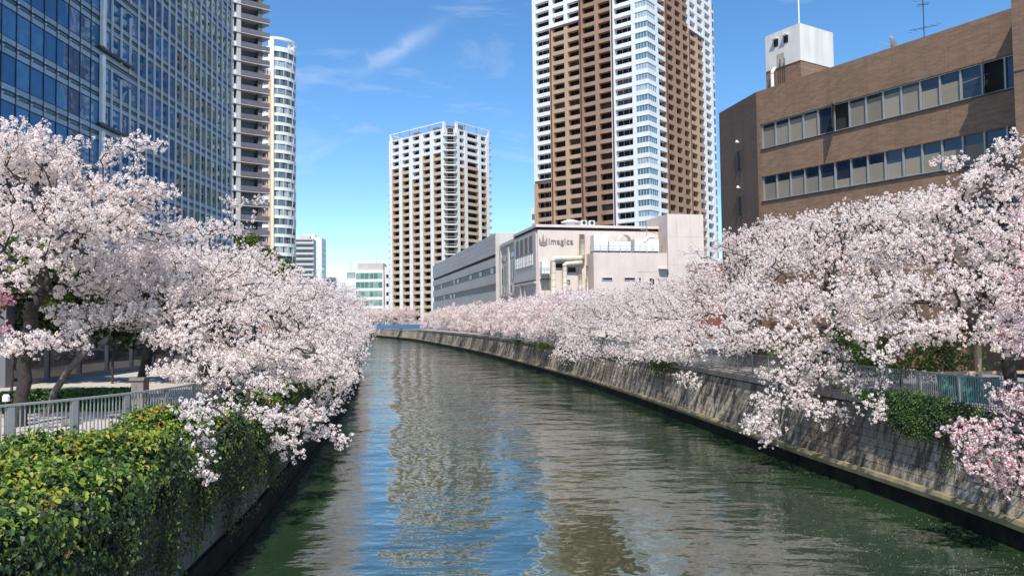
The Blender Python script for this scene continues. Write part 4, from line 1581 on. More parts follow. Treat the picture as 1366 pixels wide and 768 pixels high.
ring(RR - 0.25, 0, RFH * RNF).build("core", "dark_interior", rt)
bandm = ring(RR, 0, 1.05).mesh("band", "white_tile")
wm_ = MB()
for k in range(14):
    t0, t1 = 2 * PI * k / 14, 2 * PI * (k + 1) / 14
    r_ = RR - 0.12
    wm_.face([(r_ * math.cos(t0), r_ * math.sin(t0), 0), (r_ * math.cos(t1), r_ * math.sin(t1), 0), (r_ * math.cos(t1), r_ * math.sin(t1), 2.05), (r_ * math.cos(t0), r_ * math.sin(t0), 2.05)], 0)
    wm_.box(RR * math.cos(t0) - 0.06, RR * math.cos(t0) + 0.06, RR * math.sin(t0) - 0.06, RR * math.sin(t0) + 0.06, 0, 2.05, 1)
wmesh = wm_.mesh("window_ring", ["round_glass", "white_fin"])
for f in range(RNF):
    put(bandm, "band", rt, (0, 0, f * RFH))
    put(wmesh, "window_ring", rt, (0, 0, f * RFH + 1.05), R(7 * (f % 3)))
ring(RR + 0.1, RFH * RNF, RFH * RNF + 1.6).build("parapet", "white_tile", rt)
ring(RR + 0.2, RFH * RNF + 4.0, RFH * RNF + 4.8, thick=0.86).build("crown_ring", "white_tile", rt)
for k in range(6):
    t = PI / 6 + k * PI / 3
    MB().box(-0.35, 0.35, -0.35, 0.35, 0, 2.4).build("crown_post", "white_tile", rt, loc=((RR - 0.5) * math.cos(t), (RR - 0.5) * math.sin(t), RFH * RNF + 1.605), rz=t)
MB().box(-0.6, 0.4, -6.9, -6.1, 0, RFH * RNF - 7).build("fin", "orange_fin", rt)
MB().box(0.41, 1.2, -6.95, -6.0, 0, RFH * RNF - 7).build("fin", "cream_fin", rt)
MB().box(-0.6, 1.2, -6.95, -6.0, RFH * RNF - 6.99, RFH * RNF + 4.6).build("fin", "white_tile", rt)
MB().box(-14, -4.6, -3.6, 6, 0, RFH * RNF - 3).build("side_wing", "mauve_wall", rt)
rbm = MB().box(-10, -0.65, -6.6, -3.61, 0, 0.3, 0).box(-10, -0.65, -6.6, -6.5, 0.305, 1.5, 0).mesh("balcony", ["red_balcony"])
for f in range(RNF - 2):
    if f % 3 != 2:
        put(rbm, "balcony", rt, (0, 0, f * RFH))

# ---- far buildings at the bend
sl = thing("apartment_block", "grey far apartment block banded with balconies below the round tower", "building", (at(393, 400, 420).x, 420, GZ), R(8))
MB().box(0, 10.2, 0, 14, 0, 49.5).build("wall", "grey_wall", sl)
slm = MB().box(-0.3, 10.6, -1.5, -0.002, 0, 0.3, 1).box(-0.3, 10.6, -1.5, -1.4, 0.302, 1.1, 0).mesh("balcony", ["slab_white", "white_tile"])
swm = MB().box(0.4, 9.8, -0.05, -0.003, 0.3, 2.2).mesh("window", "strip_glass")
for f in range(16):
    put(slm, "balcony", sl, (0, 0, 1.5 + f * 3.0))
    put(swm, "window", sl, (0, 0, 1.5 + f * 3.0))
MB().box(2, 8, 3, 10, 49.5, 51.5).build("roof_box", "grey_wall", sl)
wb = thing("office_block", "plain white far slab block behind the banded apartment block", "building", (at(399, 400, 470).x, 470, GZ), R(4))
MB().box(-3, 14, 0, 16, 0, 55.5).build("wall", "white_tile", wb)
m_ = MB().box(14.002, 14.05, 2, 14, 0, 0.25).mesh("seam", "grey_wall")
for f in range(14):
    put(m_, "seam", wb, (0, 0, 6 + f * 3.5))
    MB().box(10.6, 13.6, -0.06, -0.003, 7 + f * 3.5, 7.15 + f * 3.5).build("seam", "grey_wall", wb)
MB().box(2, 9, 3, 12, 55.5, 58).build("roof_box", "white_tile", wb)
dk = thing("office_block", "small dark blue far block low beside the plain white slab", "building", (at(429, 400, 520).x, 520, GZ))
MB().box(0, 3.5, 0, 10, 0, 33).box(4.0, 8.0, 2, 10, 0, 33.5).build("wall", "dark_band", dk)
for f in range(6):
    MB().box(0.4, 3.1, -0.05, -0.003, 12 + f * 3.4, 14 + f * 3.4).build("window", "office_glass", dk)
    MB().box(4.3, 7.7, 1.95, 1.997, 12 + f * 3.4, 14.4 + f * 3.4).build("window", "office_glass", dk)
wh = thing("warehouse", "white windowless far building left of the green glass block", "building", (at(449, 400, 360).x, 360, GZ), R(-4))
MB().box(0, 11.5, 0, 15, 0, 23.3).build("wall", "white_tile", wh)
MB().box(-0.1, 11.6, -0.12, -0.003, 16.5, 16.7).box(-0.1, 11.6, -0.12, -0.003, 9.5, 9.7).build("seam", "grey_wall", wh)
MB().box(4, 8, 3, 9, 23.3, 26.5).build("roof_box", "aluminium", wh)
MB().tube([(6, 5, 26.5), (6, 5, 32)], 0.12, 6).build("mast", "aluminium", wh)
gb = thing("glass_block", "far low block banded with green glass beside the beige tower", "building", (at(474, 400, 330).x, 330, GZ), R(2))
MB().box(0, 12.4, 0.06, 12, 0, 25.2).build("wall", "white_tile", gb)
MB().box(12.42, 17.0, 3, 12, 0, 26.8).build("stair_wing", "white_tile", gb)
MB().box(0.8, 12.3, 0.5, 12, 25.2, 28.4).build("roof_house", "grey_wall", gb)
for f in range(5):
    z = 5.6 + f * 3.95
    for k in range(6):
        MB().box(0.25 + k * 1.95, 2.1 + k * 1.95, 0.0, 0.055, z, z + 2.6).build("window_pane", "green_glass", gb)
    MB().box(13.2, 14.2, 2.94, 2.997, z + 0.5, z + 2).build("window", "strip_glass", gb)
    MB().box(15.0, 16.0, 2.94, 2.997, z + 0.5, z + 2).build("window", "strip_glass", gb)
MB().tube([(9, 4, 28.4), (9, 4, 34)], 0.1, 6).build("mast", "aluminium", gb)
# ---- blue bridge across the bend
brd = thing("girder_bridge", "low blue girder bridge across the far bend of the canal", "bridge", (-48, 263, 4.6), R(14))
MB().box(-26, 32, -1.2, 1.2, 0.1, 0.5).build("deck", "city_ground", brd)
MB().box(-26, 32, -1.5, -1.21, -0.9, 0.55).build("girder", "bridge_blue", brd)
MB().box(-26, 32, 1.21, 1.5, -0.9, 0.55).build("girder", "bridge_blue", brd)
MB().box(-26, 32, -1.45, -1.35, 1.6, 1.72).build("rail", "bridge_blue", brd)
pm = MB().box(-0.06, 0.06, -1.44, -1.36, 0.56, 1.6).mesh("post", "bridge_blue")
for k in range(40):
    put(pm, "post", brd, (-25 + k * 1.4, 0, 0))

# ================================================================== FENCES AND SMALL THINGS ON THE BANKS
# ---- pale railing on the left bank
FL = Path([(-18.0, 13.0), (-16.0, 16.4), (-13.69, 20.1), (-12.5, 21.9), (-11.45, 24.5), (-11.15, 28), (-11.6, 34), (-12.7, 42), (-14.2, 54), (-16.6, 70), (-20, 88)], 0.3)
fenceL = thing("railing", "pale grey metal railing with flat posts along the ivy covered bank", "fence", (-13.5, 20, GZ))
FB = Vector((-13.5, 20, GZ))
FZ = 4.85


def rail_strip(name, path, s0, s1, z0, z1, hw, mat, root):
    o = strip(name, path, s0, s1, [(-hw, z0), (-hw, z1), (hw, z1), (hw, z0), (-hw, z0)], mat, None, 0.5)
    o.location = -Vector(root.location)
    o.parent = root
    return o


smax = FL.s_of_y(62)
rail_strip("top_rail", FL, 0, smax, FZ - 0.06, FZ, 0.05, "fence_grey", fenceL)
rail_strip("bottom_rail", FL, 0, smax, 3.78, 3.83, 0.02, "fence_grey", fenceL)
bar = MB().box(-0.014, 0.014, -0.014, 0.014, 3.831 - GZ, FZ - 0.061 - GZ).mesh("bar", "fence_grey")
pst = MB().box(-0.085, 0.085, -0.04, 0.04, 0.0, FZ - 0.065 - GZ).mesh("post", "fence_grey")
s, k = 0.3, 0
barrest = MB()
nb = 0
while s < smax - 0.1:
    q, t = FL.at_s(s)
    rz = math.atan2(t.y, t.x)
    if k % 14 == 0:
        put(pst, "post", fenceL, (q.x - FB.x, q.y - FB.y, 0), rz)
    else:
        if s > 1.5 and nb < 290:
            put(bar, "bar", fenceL, (q.x - FB.x, q.y - FB.y, 0), rz)
            nb += 1
        else:
            barrest.box(q.x - FB.x - 0.014, q.x - FB.x + 0.014, q.y - FB.y - 0.014, q.y - FB.y + 0.014, 3.831 - GZ, FZ - 0.061 - GZ)
    s += 0.118
    k += 1
if barrest.v:
    tag(barrest.build("more_bars", "fence_grey", fenceL), kind="stuff")

# ---- grey railing on the right wall
fenceR = thing("railing", "dark grey bar railing standing on the coping of the stone river wall", "fence", (14, 30, 3.66))
FRB = Vector((14, 30, 3.66))
s0, s1 = PR.s_of_y(16), PR.s_of_y(150)
PRo = Path([tuple(PR.off(s, 1.12)) for s in np.arange(s0, s1, 2.0)], 0.5)
rail_strip("top_rail", PRo, 0, PRo.len, 4.77, 4.82, 0.03, "fence_dark", fenceR)
rail_strip("bottom_rail", PRo, 0, PRo.len, 3.76, 3.80, 0.02, "fence_dark", fenceR)
pst = MB().box(-0.035, 0.035, -0.03, 0.03, 0.0, 1.12).mesh("post", "fence_grey")
bars = MB()
s, k = 0.3, 0
while s < PRo.len - 0.2:
    q, t = PRo.at_s(s)
    if k % 18 == 0:
        put(pst, "post", fenceR, (q.x - FRB.x, q.y - FRB.y, 0.003), math.atan2(t.y, t.x))
    else:
        x, y = q.x - FRB.x, q.y - FRB.y
        bars.box(x - 0.011, x + 0.011, y - 0.011, y + 0.011, 0.141, 1.108)
    s += 0.11
    k += 1
tag(bars.build("bars", "fence_dark", fenceR), kind="stuff")

# ---- low things behind the right railing
net = thing("construction_net", "green mesh net hung on poles behind the dark railing", "net", (at(1250, 500, 28.5).x, 28.5, GZ), R(-62))
m_ = MB()
NX, NZ = 12, 5
for i in range(NX):
    for j_ in range(NZ):
        q = []
        for a, b_ in ((i, j_), (i + 1, j_), (i + 1, j_ + 1), (i, j_ + 1)):
            q.append((a * 0.19, 0.06 * math.sin(a * 1.7 + b_) + 0.03 * math.sin(b_ * 2.3), 0.12 + b_ * 0.20 - 0.04 * math.sin(a * PI / 6) ** 2 * (b_ == NZ)))
        m_.face(q)
m_.build("cloth", "net_green", net, True)
for k in range(3):
    MB().tube([(k * 1.14, 0.1, 0), (k * 1.14, 0.1, 1.25)], 0.025, 6).build("pole", "aluminium", net)
post = thing("sign_post", "square pale wooden post with a cross rail behind the green net", "post", (at(1305, 480, 30).x, 30.0, GZ))
MB().box(-0.09, 0.09, -0.09, 0.09, 0, 2.1).build("post", "wood_post", post)
MB().box(-2.6, 1.8, -0.13, -0.095, 0.95, 1.07).build("cross_rail", "wood_post", post)
MB().box(-2.5, -2.4, -0.09, 0.01, 0, 0.95).build("stake", "wood_post", post)
hedgeR = None

# ---- left plaza: lamp bollard, kerbed beds, bench, lamp pole, panel fence
bo = thing("bollard_lamp", "small white capped garden lamp by the trunk behind the pale railing", "lamp", (at(8, 540, 23).x, 23.0, GZ))
MB().tube([(0, 0, 0), (0, 0, 1.05)], 0.045, 8).build("stem", "dark_frame", bo)
MB().tube([(0, 0, 1.05), (0, 0, 1.2), (0, 0, 1.26)], [0.1, 0.1, 0.06], 12).build("lamp_head", "lamp_white", bo)
bench = thing("stone_bench", "long low pale stone bench on the plaza behind the railing", "bench", (-17.5, 30.5, GZ + 0.02), R(8))
MB().box(0, 4.6, 0, 0.55, 0.30, 0.42).build("seat", "stone_kerb", bench)
for x in (0.3, 2.1, 3.9):
    MB().box(x, x + 0.4, 0.08, 0.47, 0, 0.298).build("leg", "stone_kerb", bench)
kb = thing("stone_kerb", "low stone edging of the green bed on the plaza", "kerb", (-22.5, 33.5, GZ + 0.02), R(6))
for k in range(9):
    MB().box(k * 0.9, k * 0.9 + 0.88, 0, 0.25, 0, 0.3).build("stone", "stone_kerb", kb)
pole = thing("lamp_post", "slim grey lamp post standing among the blossom behind the railing", "lamp", (at(266, 470, 33).x, 33.0, GZ))
MB().tube([(0, 0, 0), (0, 0, 0.6), (0, 0, 3.6)], [0.09, 0.07, 0.05], 10).build("pole", "aluminium", pole)
MB().tube([(0, 0, 3.6), (0, 0, 3.7), (0, 0, 3.95), (0, 0, 4.0)], [0.08, 0.16, 0.16, 0.05], 12).build("lantern", "lamp_white", pole)
stp = thing("gate_pillar", "stubby grey stone pillar at the end of the pale railing bay", "pillar", (at(187, 520, 27.5).x, 27.5, GZ))
MB().box(-0.22, 0.22, -0.22, 0.22, 0, 1.3).build("shaft", "coping_stone", stp)
MB().box(-0.27, 0.27, -0.27, 0.27, 1.302, 1.4).build("cap", "coping_stone", stp)
pf = thing("panel_fence", "flat blue grey metal panel fence half hidden by hanging blossom", "fence", (-12.2, 33.5, GZ), R(88))
for k in range(4):
    MB().box(k * 1.6, k * 1.6 + 1.54, 0, 0.05, 0.15, 1.25).build("panel", "fence_grey", pf)
    MB().box(k * 1.6 - 0.05, k * 1.6 - 0.01, -0.02, 0.07, 0, 1.35).build("post", "fence_dark", pf)
# dark block, brought forward to stand for shade behind the plaza trees
kio = thing("shade_block", "dark low block standing for the shade at the foot of the glass office", "building", (-41.5, 40, GZ), PI / 2)
MB().box(0, 26, -14.5, 0, 0, 7.6).build("wall", "dark_band", kio)
MB().box(-0.6, 26.6, -15.6, 0.2, 7.602, 8.0).build("roof", "dark_frame", kio)
for k in range(8):
    MB().box(0.6 + k * 3.2, 3.2 + k * 3.2, -14.56, -14.503, 0.3, 3.6).build("window_pane", "strip_glass", kio)

# ================================================================== TREES
NPR = np.random.RandomState(7)


def ico_dirs(n, rs):
    v = rs.normal(size=(n, 3))
    return v / np.linalg.norm(v, axis=1, keepdims=True)


def puff_templates(nt_, nq, rad, size, rs, flat=0.35):
    """small balls of petals: nq little quads sitting on a sphere, tilted at random. Returns (nt_, nq*4, 3)"""
    T = []
    for _ in range(nt_):
        d = ico_dirs(nq, rs)
        c = d * rad * rs.uniform(0.72, 1.0, (nq, 1))
        n = d + rs.normal(scale=flat, size=(nq, 3))
        n /= np.linalg.norm(n, axis=1, keepdims=True)
        a = np.cross(n, rs.normal(size=(nq, 3)))
        a /= np.linalg.norm(a, axis=1, keepdims=True)
        b_ = np.cross(n, a)
        s = size * rs.uniform(0.75, 1.25, (nq, 1))
        q = np.stack([c - a * s, c - b_ * s * 0.85, c + a * s, c + b_ * s * 0.85], 1)
        T.append(q.reshape(-1, 3))
    return np.array(T)


TP_NEAR = puff_templates(24, 12, 0.068, 0.031, NPR, 0.3)
TP_MID = puff_templates(24, 8, 0.068, 0.038, NPR, 0.3)
TP_FAR = puff_templates(24, 6, 0.125, 0.075, NPR, 0.25)


def scatter(P, T, rs, smin=0.5, smax=1.4):
    idx = rs.randint(len(T), size=len(P))
    s = rs.uniform(smin, smax, (len(P), 1, 1))
    V = P[:, None, :] + T[idx] * s
    V = V.reshape(-1, 3)
    Q = np.arange(len(V)).reshape(-1, 4)
    return V, Q


def grow(trunk, attr, rs, step=0.42, wpath=0.25, rtip=0.0065, expo=2.02):
    """trunk: list of points (the last one is the fork). attr: (n,3). Joins every attractor to the nearest wood"""
    pos, par, pl = [np.array(trunk[0], float)], [-1], [0.0]
    for a, b_ in zip(trunk, trunk[1:]):
        a, b_ = np.array(a, float), np.array(b_, float)
        n = max(1, int(np.linalg.norm(b_ - a) / step))
        for k in range(n):
            pos.append(a + (b_ - a) * (k + 1) / n + rs.normal(scale=0.025, size=3))
            par.append(len(pos) - 2)
            pl.append(pl[-1] + step)
    fork = max(1, int(len(pos) * 0.62))
    top = pos[-1]
    order = np.argsort(np.linalg.norm(attr - top, axis=1))
    cap = 40000
    A = np.zeros((cap, 3))
    A[:len(pos)] = pos
    L = np.zeros(cap)
    L[:len(pos)] = pl
    n = len(pos)
    for i in order:
        p = attr[i]
        d = np.linalg.norm(A[fork:n] - p, axis=1)
        j = fork + int(np.argmin(d + wpath * L[fork:n]))
        dist = np.linalg.norm(A[j] - p)
        if dist < 0.12:
            continue
        dr = A[j] - A[par[j]] if par[j] >= 0 else np.array([0, 0, 1.0])
        dr = dr / (np.linalg.norm(dr) + 1e-9)
        ctrl = A[j] + dr * dist * 0.38 + np.array([0, 0, 0.08 * dist])
        m = max(1, int(dist / step))
        prev = j
        for k in range(m):
            t = (k + 1) / m
            q = A[j] * (1 - t) ** 2 + ctrl * 2 * t * (1 - t) + p * t * t
            if k < m - 1:
                q = q + rs.normal(scale=0.05, size=3)
            if n >= cap:
                break
            A[n] = q
            par.append(prev)
            L[n] = L[prev] + dist / m
            prev = n
            n += 1
    par = np.array(par[:n])
    rad = np.zeros(n)
    acc = np.zeros(n)
    for k in range(n - 1, 0, -1):
        if acc[k] == 0:
            acc[k] = rtip ** expo
        acc[par[k]] += acc[k]
    acc[0] = max(acc[0], rtip ** expo)
    rad = acc ** (1 / expo)
    return A[:n].copy(), par, rad


def wood_mesh(name, A, par, rad, mat, rmin=0.0, sides_big=8):
    idx = np.arange(1, len(A))
    idx = idx[rad[idx] >= rmin]
    V, Q = [], []
    off = 0
    for sel, n in ((idx[rad[idx] > 0.05], sides_big), (idx[(rad[idx] <= 0.05) & (rad[idx] > 0.016)], 5), (idx[rad[idx] <= 0.016], 3)):
        if not len(sel):
            continue
        p0, p1 = A[par[sel]], A[sel]
        r1 = rad[sel]
        r0 = np.minimum(rad[par[sel]], r1 * 1.35)
        d = p1 - p0
        ln = np.linalg.norm(d, axis=1, keepdims=True) + 1e-9
        d = d / ln
        p1 = p1 + d * r1[:, None] * 0.3
        ref = np.where(np.abs(d[:, 2:3]) > 0.9, np.array([[1.0, 0, 0]]), np.array([[0, 0, 1.0]]))
        a = np.cross(d, ref)
        a /= np.linalg.norm(a, axis=1, keepdims=True)
        b_ = np.cross(d, a)
        t = np.arange(n) * 2 * PI / n
        cs, sn = np.cos(t), np.sin(t)
        circ = a[:, None, :] * cs[None, :, None] + b_[:, None, :] * sn[None, :, None]
        R0 = p0[:, None, :] + circ * r0[:, None, None]
        R1 = p1[:, None, :] + circ * r1[:, None, None]
        vv = np.concatenate([R0, R1], 1).reshape(-1, 3)
        base_ = off + np.arange(len(sel))[:, None] * 2 * n
        k = np.arange(n)[None, :]
        k2 = (k + 1) % n
        q = np.stack([base_ + k, base_ + k2, base_ + n + k2, base_ + n + k], -1).reshape(-1, 4)
        V.append(vv)
        Q.append(q)
        off += len(vv)
    me = np_mesh(name, np.concatenate(V), np.concatenate(Q), mat)
    me.polygons.foreach_set("use_smooth", np.ones(len(me.polygons), dtype=bool))
    return me


def sample_blobs(blobs, rs):
    """blobs: (centre, (rx, ry, rz), n) -> points inside ellipsoids, denser to the shell"""
    out = []
    for c, r, n in blobs:
        d = ico_dirs(n, rs)
        f = rs.uniform(0.12, 1.0, (n, 1)) ** 0.45
        out.append(np.array(c)[None, :] + d * f * np.array(r)[None, :])
    return np.concatenate(out)


def blossom_points(A, par, rad, rs, per_m, spread, rmax=0.03):
    idx = np.arange(1, len(A))
    idx = idx[rad[idx] < rmax]
    p0, p1 = A[par[idx]], A[idx]
    ln = np.linalg.norm(p1 - p0, axis=1)
    n = rs.poisson(ln * per_m)
    rep = np.repeat(np.arange(len(idx)), n)
    t = rs.uniform(0, 1, (len(rep), 1))
    P = p0[rep] * (1 - t) + p1[rep] * t
    d = ico_dirs(len(rep), rs)
    P = P + d * (rs.uniform(0, 1, (len(rep), 1)) ** 0.5) * spread
    # whole twigs are bare here and there
    bare = rs.uniform(size=len(idx)) < 0.13
    return P[~bare[rep]]


FILL = 1.9
PM, SPR, ZF = 1.08, 1.95, 1.0


def cherry(label, base, trunk, blobs, seed, level='near', per_m=24, spread=0.17, petal="petal_white", bark="bark", group=None, rtip=0.0105, name="cherry_tree", rs=None):
    rs = np.random.RandomState(seed)
    b0 = np.array(base, float)
    fill = 1.0 if level == 'far' else FILL
    attr = sample_blobs([(np.array(c) - b0, (r[0], r[1], r[2] * (1.0 if n < 30 else ZF)), int(n * (1.0 if n < 30 else fill))) for c, r, n in blobs], rs)
    tr = [np.array(p, float) - b0 for p in trunk]
    A, par, rad = grow(tr, attr, rs, rtip=rtip)
    t = thing(name, label, "tree", tuple(b0), 0, group)
    # wood: trunk (thick) and branches (the rest)
    thr = max(0.03, 0.42 * rad[0])
    big = rad > thr
    sel = np.where(big)[0]
    put(wood_mesh("trunk", A, par, np.where(big, rad, 0), bark, thr), "trunk", t)
    put(wood_mesh("branches", A, par, np.where(big, 0, rad), bark, 0.004), "branches", t)
    P = blossom_points(A, par, rad, rs, per_m * (1 if level == 'far' else PM), spread * (1 if level == 'far' else SPR), 0.03 if level == 'far' else 0.0225)
    V, Q = scatter(P, {'near': TP_NEAR, 'mid': TP_MID, 'far': TP_FAR}[level], rs)
    o = put(np_mesh("blossom", V, Q, petal), "blossom", t)
    tag(o, kind="stuff")
    return t


def PX(px, py, d):
    v = at(px, py, d)
    return (v.x, v.y, v.z)


def B(px, py, d, rx, ry, rz, n):
    return (PX(px, py, d), (rx, ry, rz), n)


# ---- left bank, nearest first
b = (at(28, 540, 25).x, 25.0, GZ - 0.05)
cherry("large old cherry tree with dark forked trunk right behind the near pale railing", b,
       [b, (b[0] + 0.1, 25, 5.6), (b[0] + 0.35, 24.9, 7.4)],
       [B(20, 200, 25, 2.0, 2.2, 0.95, 90), B(60, 225, 25.5, 1.6, 1.8, 0.6, 45), B(-70, 260, 25, 3, 3, 2, 70), B(50, 285, 24.5, 2.4, 2.2, 1.0, 90), B(120, 205, 27, 1.0, 0.8, 0.45, 14), B(175, 190, 27, 1.3, 0.8, 0.30, 16),
        B(150, 255, 26.5, 2.3, 1.6, 0.55, 60), B(110, 300, 25.5, 2.3, 2, 0.8, 75), B(190, 300, 28, 2.2, 2, 0.8, 60), B(20, 350, 23.5, 1.6, 1.6, 0.9, 34), B(25, 460, 23.5, 1.2, 1.0, 0.40, 22), B(110, 365, 27, 2.2, 2.0, 0.8, 60), B(90, 455, 25, 1.2, 1.2, 0.5, 24)],
       21, 'near', 27, 0.16)
b = (at(60, 540, 27.5).x, 27.5, GZ - 0.05)
cherry("leaning pale barked cherry tree with bare low limbs beside the garden lamp trunk", b,
       [b, (b[0] + 0.5, 27.6, 4.9), (b[0] + 1.3, 27.8, 6.0)],
       [B(150, 420, 28, 2.6, 1.6, 0.7, 60), B(200, 385, 29, 2.3, 1.8, 0.7, 60), B(170, 345, 29.5, 2.2, 2, 0.7, 50), B(235, 450, 27.5, 1.4, 1.0, 0.5, 30)],
       22, 'near', 24, 0.17, bark="bark_pale")
b = (at(186, 530, 31).x, 31.0, GZ - 0.05)
cherry("cherry tree whose long branches droop over the railing and ivy to the water", b,
       [b, (b[0] + 0.2, 31, 5.2), (b[0] + 0.7, 30.8, 6.6)],
       [B(260, 360, 31.5, 3.0, 2.4, 1.1, 110), B(330, 400, 31.5, 2.8, 2.3, 1.1, 110), B(270, 430, 29.5, 2.6, 1.8, 0.9, 90), B(330, 470, 29.5, 2.4, 1.8, 0.8, 80), B(270, 490, 27, 1.8, 1.2, 0.6, 46), B(330, 515, 27, 1.8, 1.2, 0.5, 46), B(400, 480, 31, 2.2, 1.8, 1.0, 70), B(430, 440, 33, 1.7, 1.6, 1.0, 50),
        B(275, 545, 21.5, 1.0, 0.8, 0.25, 29), B(268, 580, 19.2, 0.36, 0.4, 0.3, 17), B(278, 625, 18.3, 0.2, 0.2, 0.34, 15), B(345, 555, 24, 1.3, 0.8, 0.3, 29), B(395, 555, 28, 1.3, 0.9, 0.4, 34), B(425, 575, 28.5, 0.9, 0.5, 0.22, 22), B(458, 588, 29, 0.5, 0.3, 0.12, 9), B(375, 590, 26, 0.7, 0.5, 0.25, 18), B(395, 608, 26, 0.25, 0.2, 0.15, 5)],
       23, 'near', 24, 0.165)
b = (at(265, 520, 39).x, 39.0, GZ - 0.05)
cherry("broad cherry tree rising behind the slim lamp post on the office's bank", b,
       [b, (b[0] + 0.1, 39, 5.4), (b[0] + 0.6, 38.8, 7.2)],
       [B(230, 340, 39, 3.2, 2.6, 0.8, 100), B(300, 345, 39, 3.2, 2.6, 0.8, 100), B(270, 305, 38.5, 2.6, 1.8, 0.4, 30), B(335, 268, 38.5, 1.6, 0.8, 0.2, 13), B(370, 380, 39, 3.2, 2.4, 1.2, 110), B(420, 430, 39, 2.6, 2.2, 1.4, 100), B(440, 500, 37, 1.5, 1.4, 1.0, 44), B(445, 540, 36, 1.1, 1.0, 0.6, 26), B(300, 390, 38, 3, 2.2, 1.0, 80), B(385, 500, 36, 1.8, 1.4, 0.8, 44)],
       24, 'near', 20, 0.19)
b = tuple(PL.off_y(52, -4.6)) + (GZ - 0.05,)
cherry("rounded cherry tree on the office's bank, next after the broad one by the lamp post", b,
       [b, (b[0], 52, 5.4), (b[0] + 0.5, 51.8, 6.9)],
       [B(345, 385, 53, 3.4, 3, 0.9, 90), B(395, 390, 52, 3.2, 3, 1.0, 100), B(430, 410, 52, 3.4, 3, 1.6, 110), B(446, 460, 51, 2.2, 2.4, 1.8, 80), B(452, 505, 50, 1.5, 1.6, 1.2, 40), B(395, 440, 50, 3.2, 2.4, 1.6, 80)],
       25, 'mid', 17, 0.24)
b = tuple(PL.off_y(67, -4.4)) + (GZ - 0.05,)
cherry("cherry tree reaching far over the water midway along the office's bank", b,
       [b, (b[0], 67, 5.4), (b[0] + 0.5, 66.8, 6.9)],
       [B(405, 385, 67, 4.2, 3.4, 1.3, 100), B(440, 400, 67, 4.0, 3.4, 1.5, 110), B(452, 440, 66, 3.4, 3.2, 2.2, 110), B(464, 480, 65, 2.0, 2.2, 1.6, 60), B(430, 450, 64, 3, 2.4, 1.8, 60)],
       26, 'mid', 16, 0.26)

# ---- right bank
ZF = 1.25
b = (20.6, 21.5, GZ - 0.05)
cherry("cherry tree with pinkish red budded sprays hanging low over the stone wall", b,
       [b, (20.4, 21.5, 5.4), (19.9, 21.6, 6.8)],
       [B(1330, 590, 21.5, 1.1, 1.0, 0.55, 60), B(1345, 640, 21.5, 0.7, 0.8, 0.5, 34), B(1290, 570, 21.8, 0.8, 0.7, 0.3, 22), B(1360, 540, 21.8, 1.0, 1.0, 0.6, 40), B(1400, 560, 21.5, 1.2, 1.2, 1.0, 40), B(1300, 620, 21.3, 0.6, 0.6, 0.35, 18), B(1285, 595, 21.3, 0.4, 0.4, 0.2, 8), B(1420, 400, 22, 2.2, 2.2, 2.0, 90), B(1400, 300, 22.5, 1.6, 2, 1.2, 40)],
       31, 'near', 15, 0.13, petal="petal_bud")
b = (at(1350, 500, 29.5).x, 29.5, GZ - 0.05)
cherry("tall cherry tree with dark slanting trunk behind the green net", b,
       [b, (b[0] - 0.15, 29.5, 5.6), (b[0] - 0.7, 29.6, 7.4)],
       [B(1345, 225, 29, 1.6, 1.6, 0.9, 44), B(1340, 190, 29, 0.5, 0.5, 0.6, 9), B(1270, 215, 30, 0.8, 0.6, 0.4, 10), B(1300, 270, 29.5, 2.4, 2.0, 0.9, 70), B(1230, 280, 31, 2.2, 2.0, 0.7, 64), B(1350, 310, 28.5, 2.0, 2.2, 0.9, 70), B(1270, 330, 30, 2.8, 2.2, 0.8, 90), B(1200, 330, 31, 2.6, 2.2, 0.9, 84), B(1330, 385, 28, 2.6, 2.2, 0.9, 90), B(1230, 390, 29, 2.8, 2.2, 0.9, 90), B(1160, 400, 31, 2.2, 2.0, 1.0, 70), B(1290, 440, 27.5, 2.2, 1.6, 0.45, 54), B(1200, 445, 28.5, 2.2, 1.4, 0.4, 50), B(1360, 450, 26, 1.2, 1.2, 0.6, 30), B(1165, 540, 28.5, 0.5, 0.6, 0.5, 9), B(1180, 470, 28.5, 0.8, 0.8, 0.5, 16)],
       32, 'near', 23, 0.165)
b = tuple(PR.off_y(38, 4.2)) + (GZ - 0.05,)
cherry("cherry tree whose long spray hangs down the stone wall almost to the water", b,
       [b, (b[0] - 0.2, 38, 5.5), (b[0] - 0.7, 38, 7.3)],
       [B(1180, 282, 39, 3.0, 2.4, 0.7, 80), B(1110, 302, 39, 3.0, 2.6, 0.8, 90), B(1140, 340, 38, 3.2, 2.6, 0.9, 100), B(1060, 340, 39, 2.8, 2.6, 0.9, 90), B(1090, 390, 37.5, 3.0, 2.4, 0.9, 100), B(1020, 400, 38, 2.6, 2.2, 0.9, 80), B(1110, 430, 36, 2.8, 2.0, 0.7, 80), B(1060, 455, 35, 2.0, 1.6, 0.6, 60), B(1095, 475, 33.5, 1.8, 1.2, 0.5, 60), B(1065, 500, 33, 1.7, 1.0, 0.5, 60), B(1045, 530, 32.5, 1.5, 0.8, 0.5, 50), B(1015, 565, 32.5, 0.95, 0.5, 0.5, 34), B(1020, 592, 32.5, 0.5, 0.4, 0.2, 10), B(1080, 550, 32.0, 0.9, 0.5, 0.45, 14), B(1130, 500, 32, 1.1, 0.6, 0.4, 18), B(1120, 555, 31, 0.9, 0.4, 0.4, 9), B(1155, 525, 30.5, 0.6, 0.4, 0.4, 9), B(990, 440, 37, 1.6, 1.6, 0.5, 34)],
       33, 'near', 20, 0.18)
b = tuple(PR.off_y(48, 4.4)) + (GZ - 0.05,)
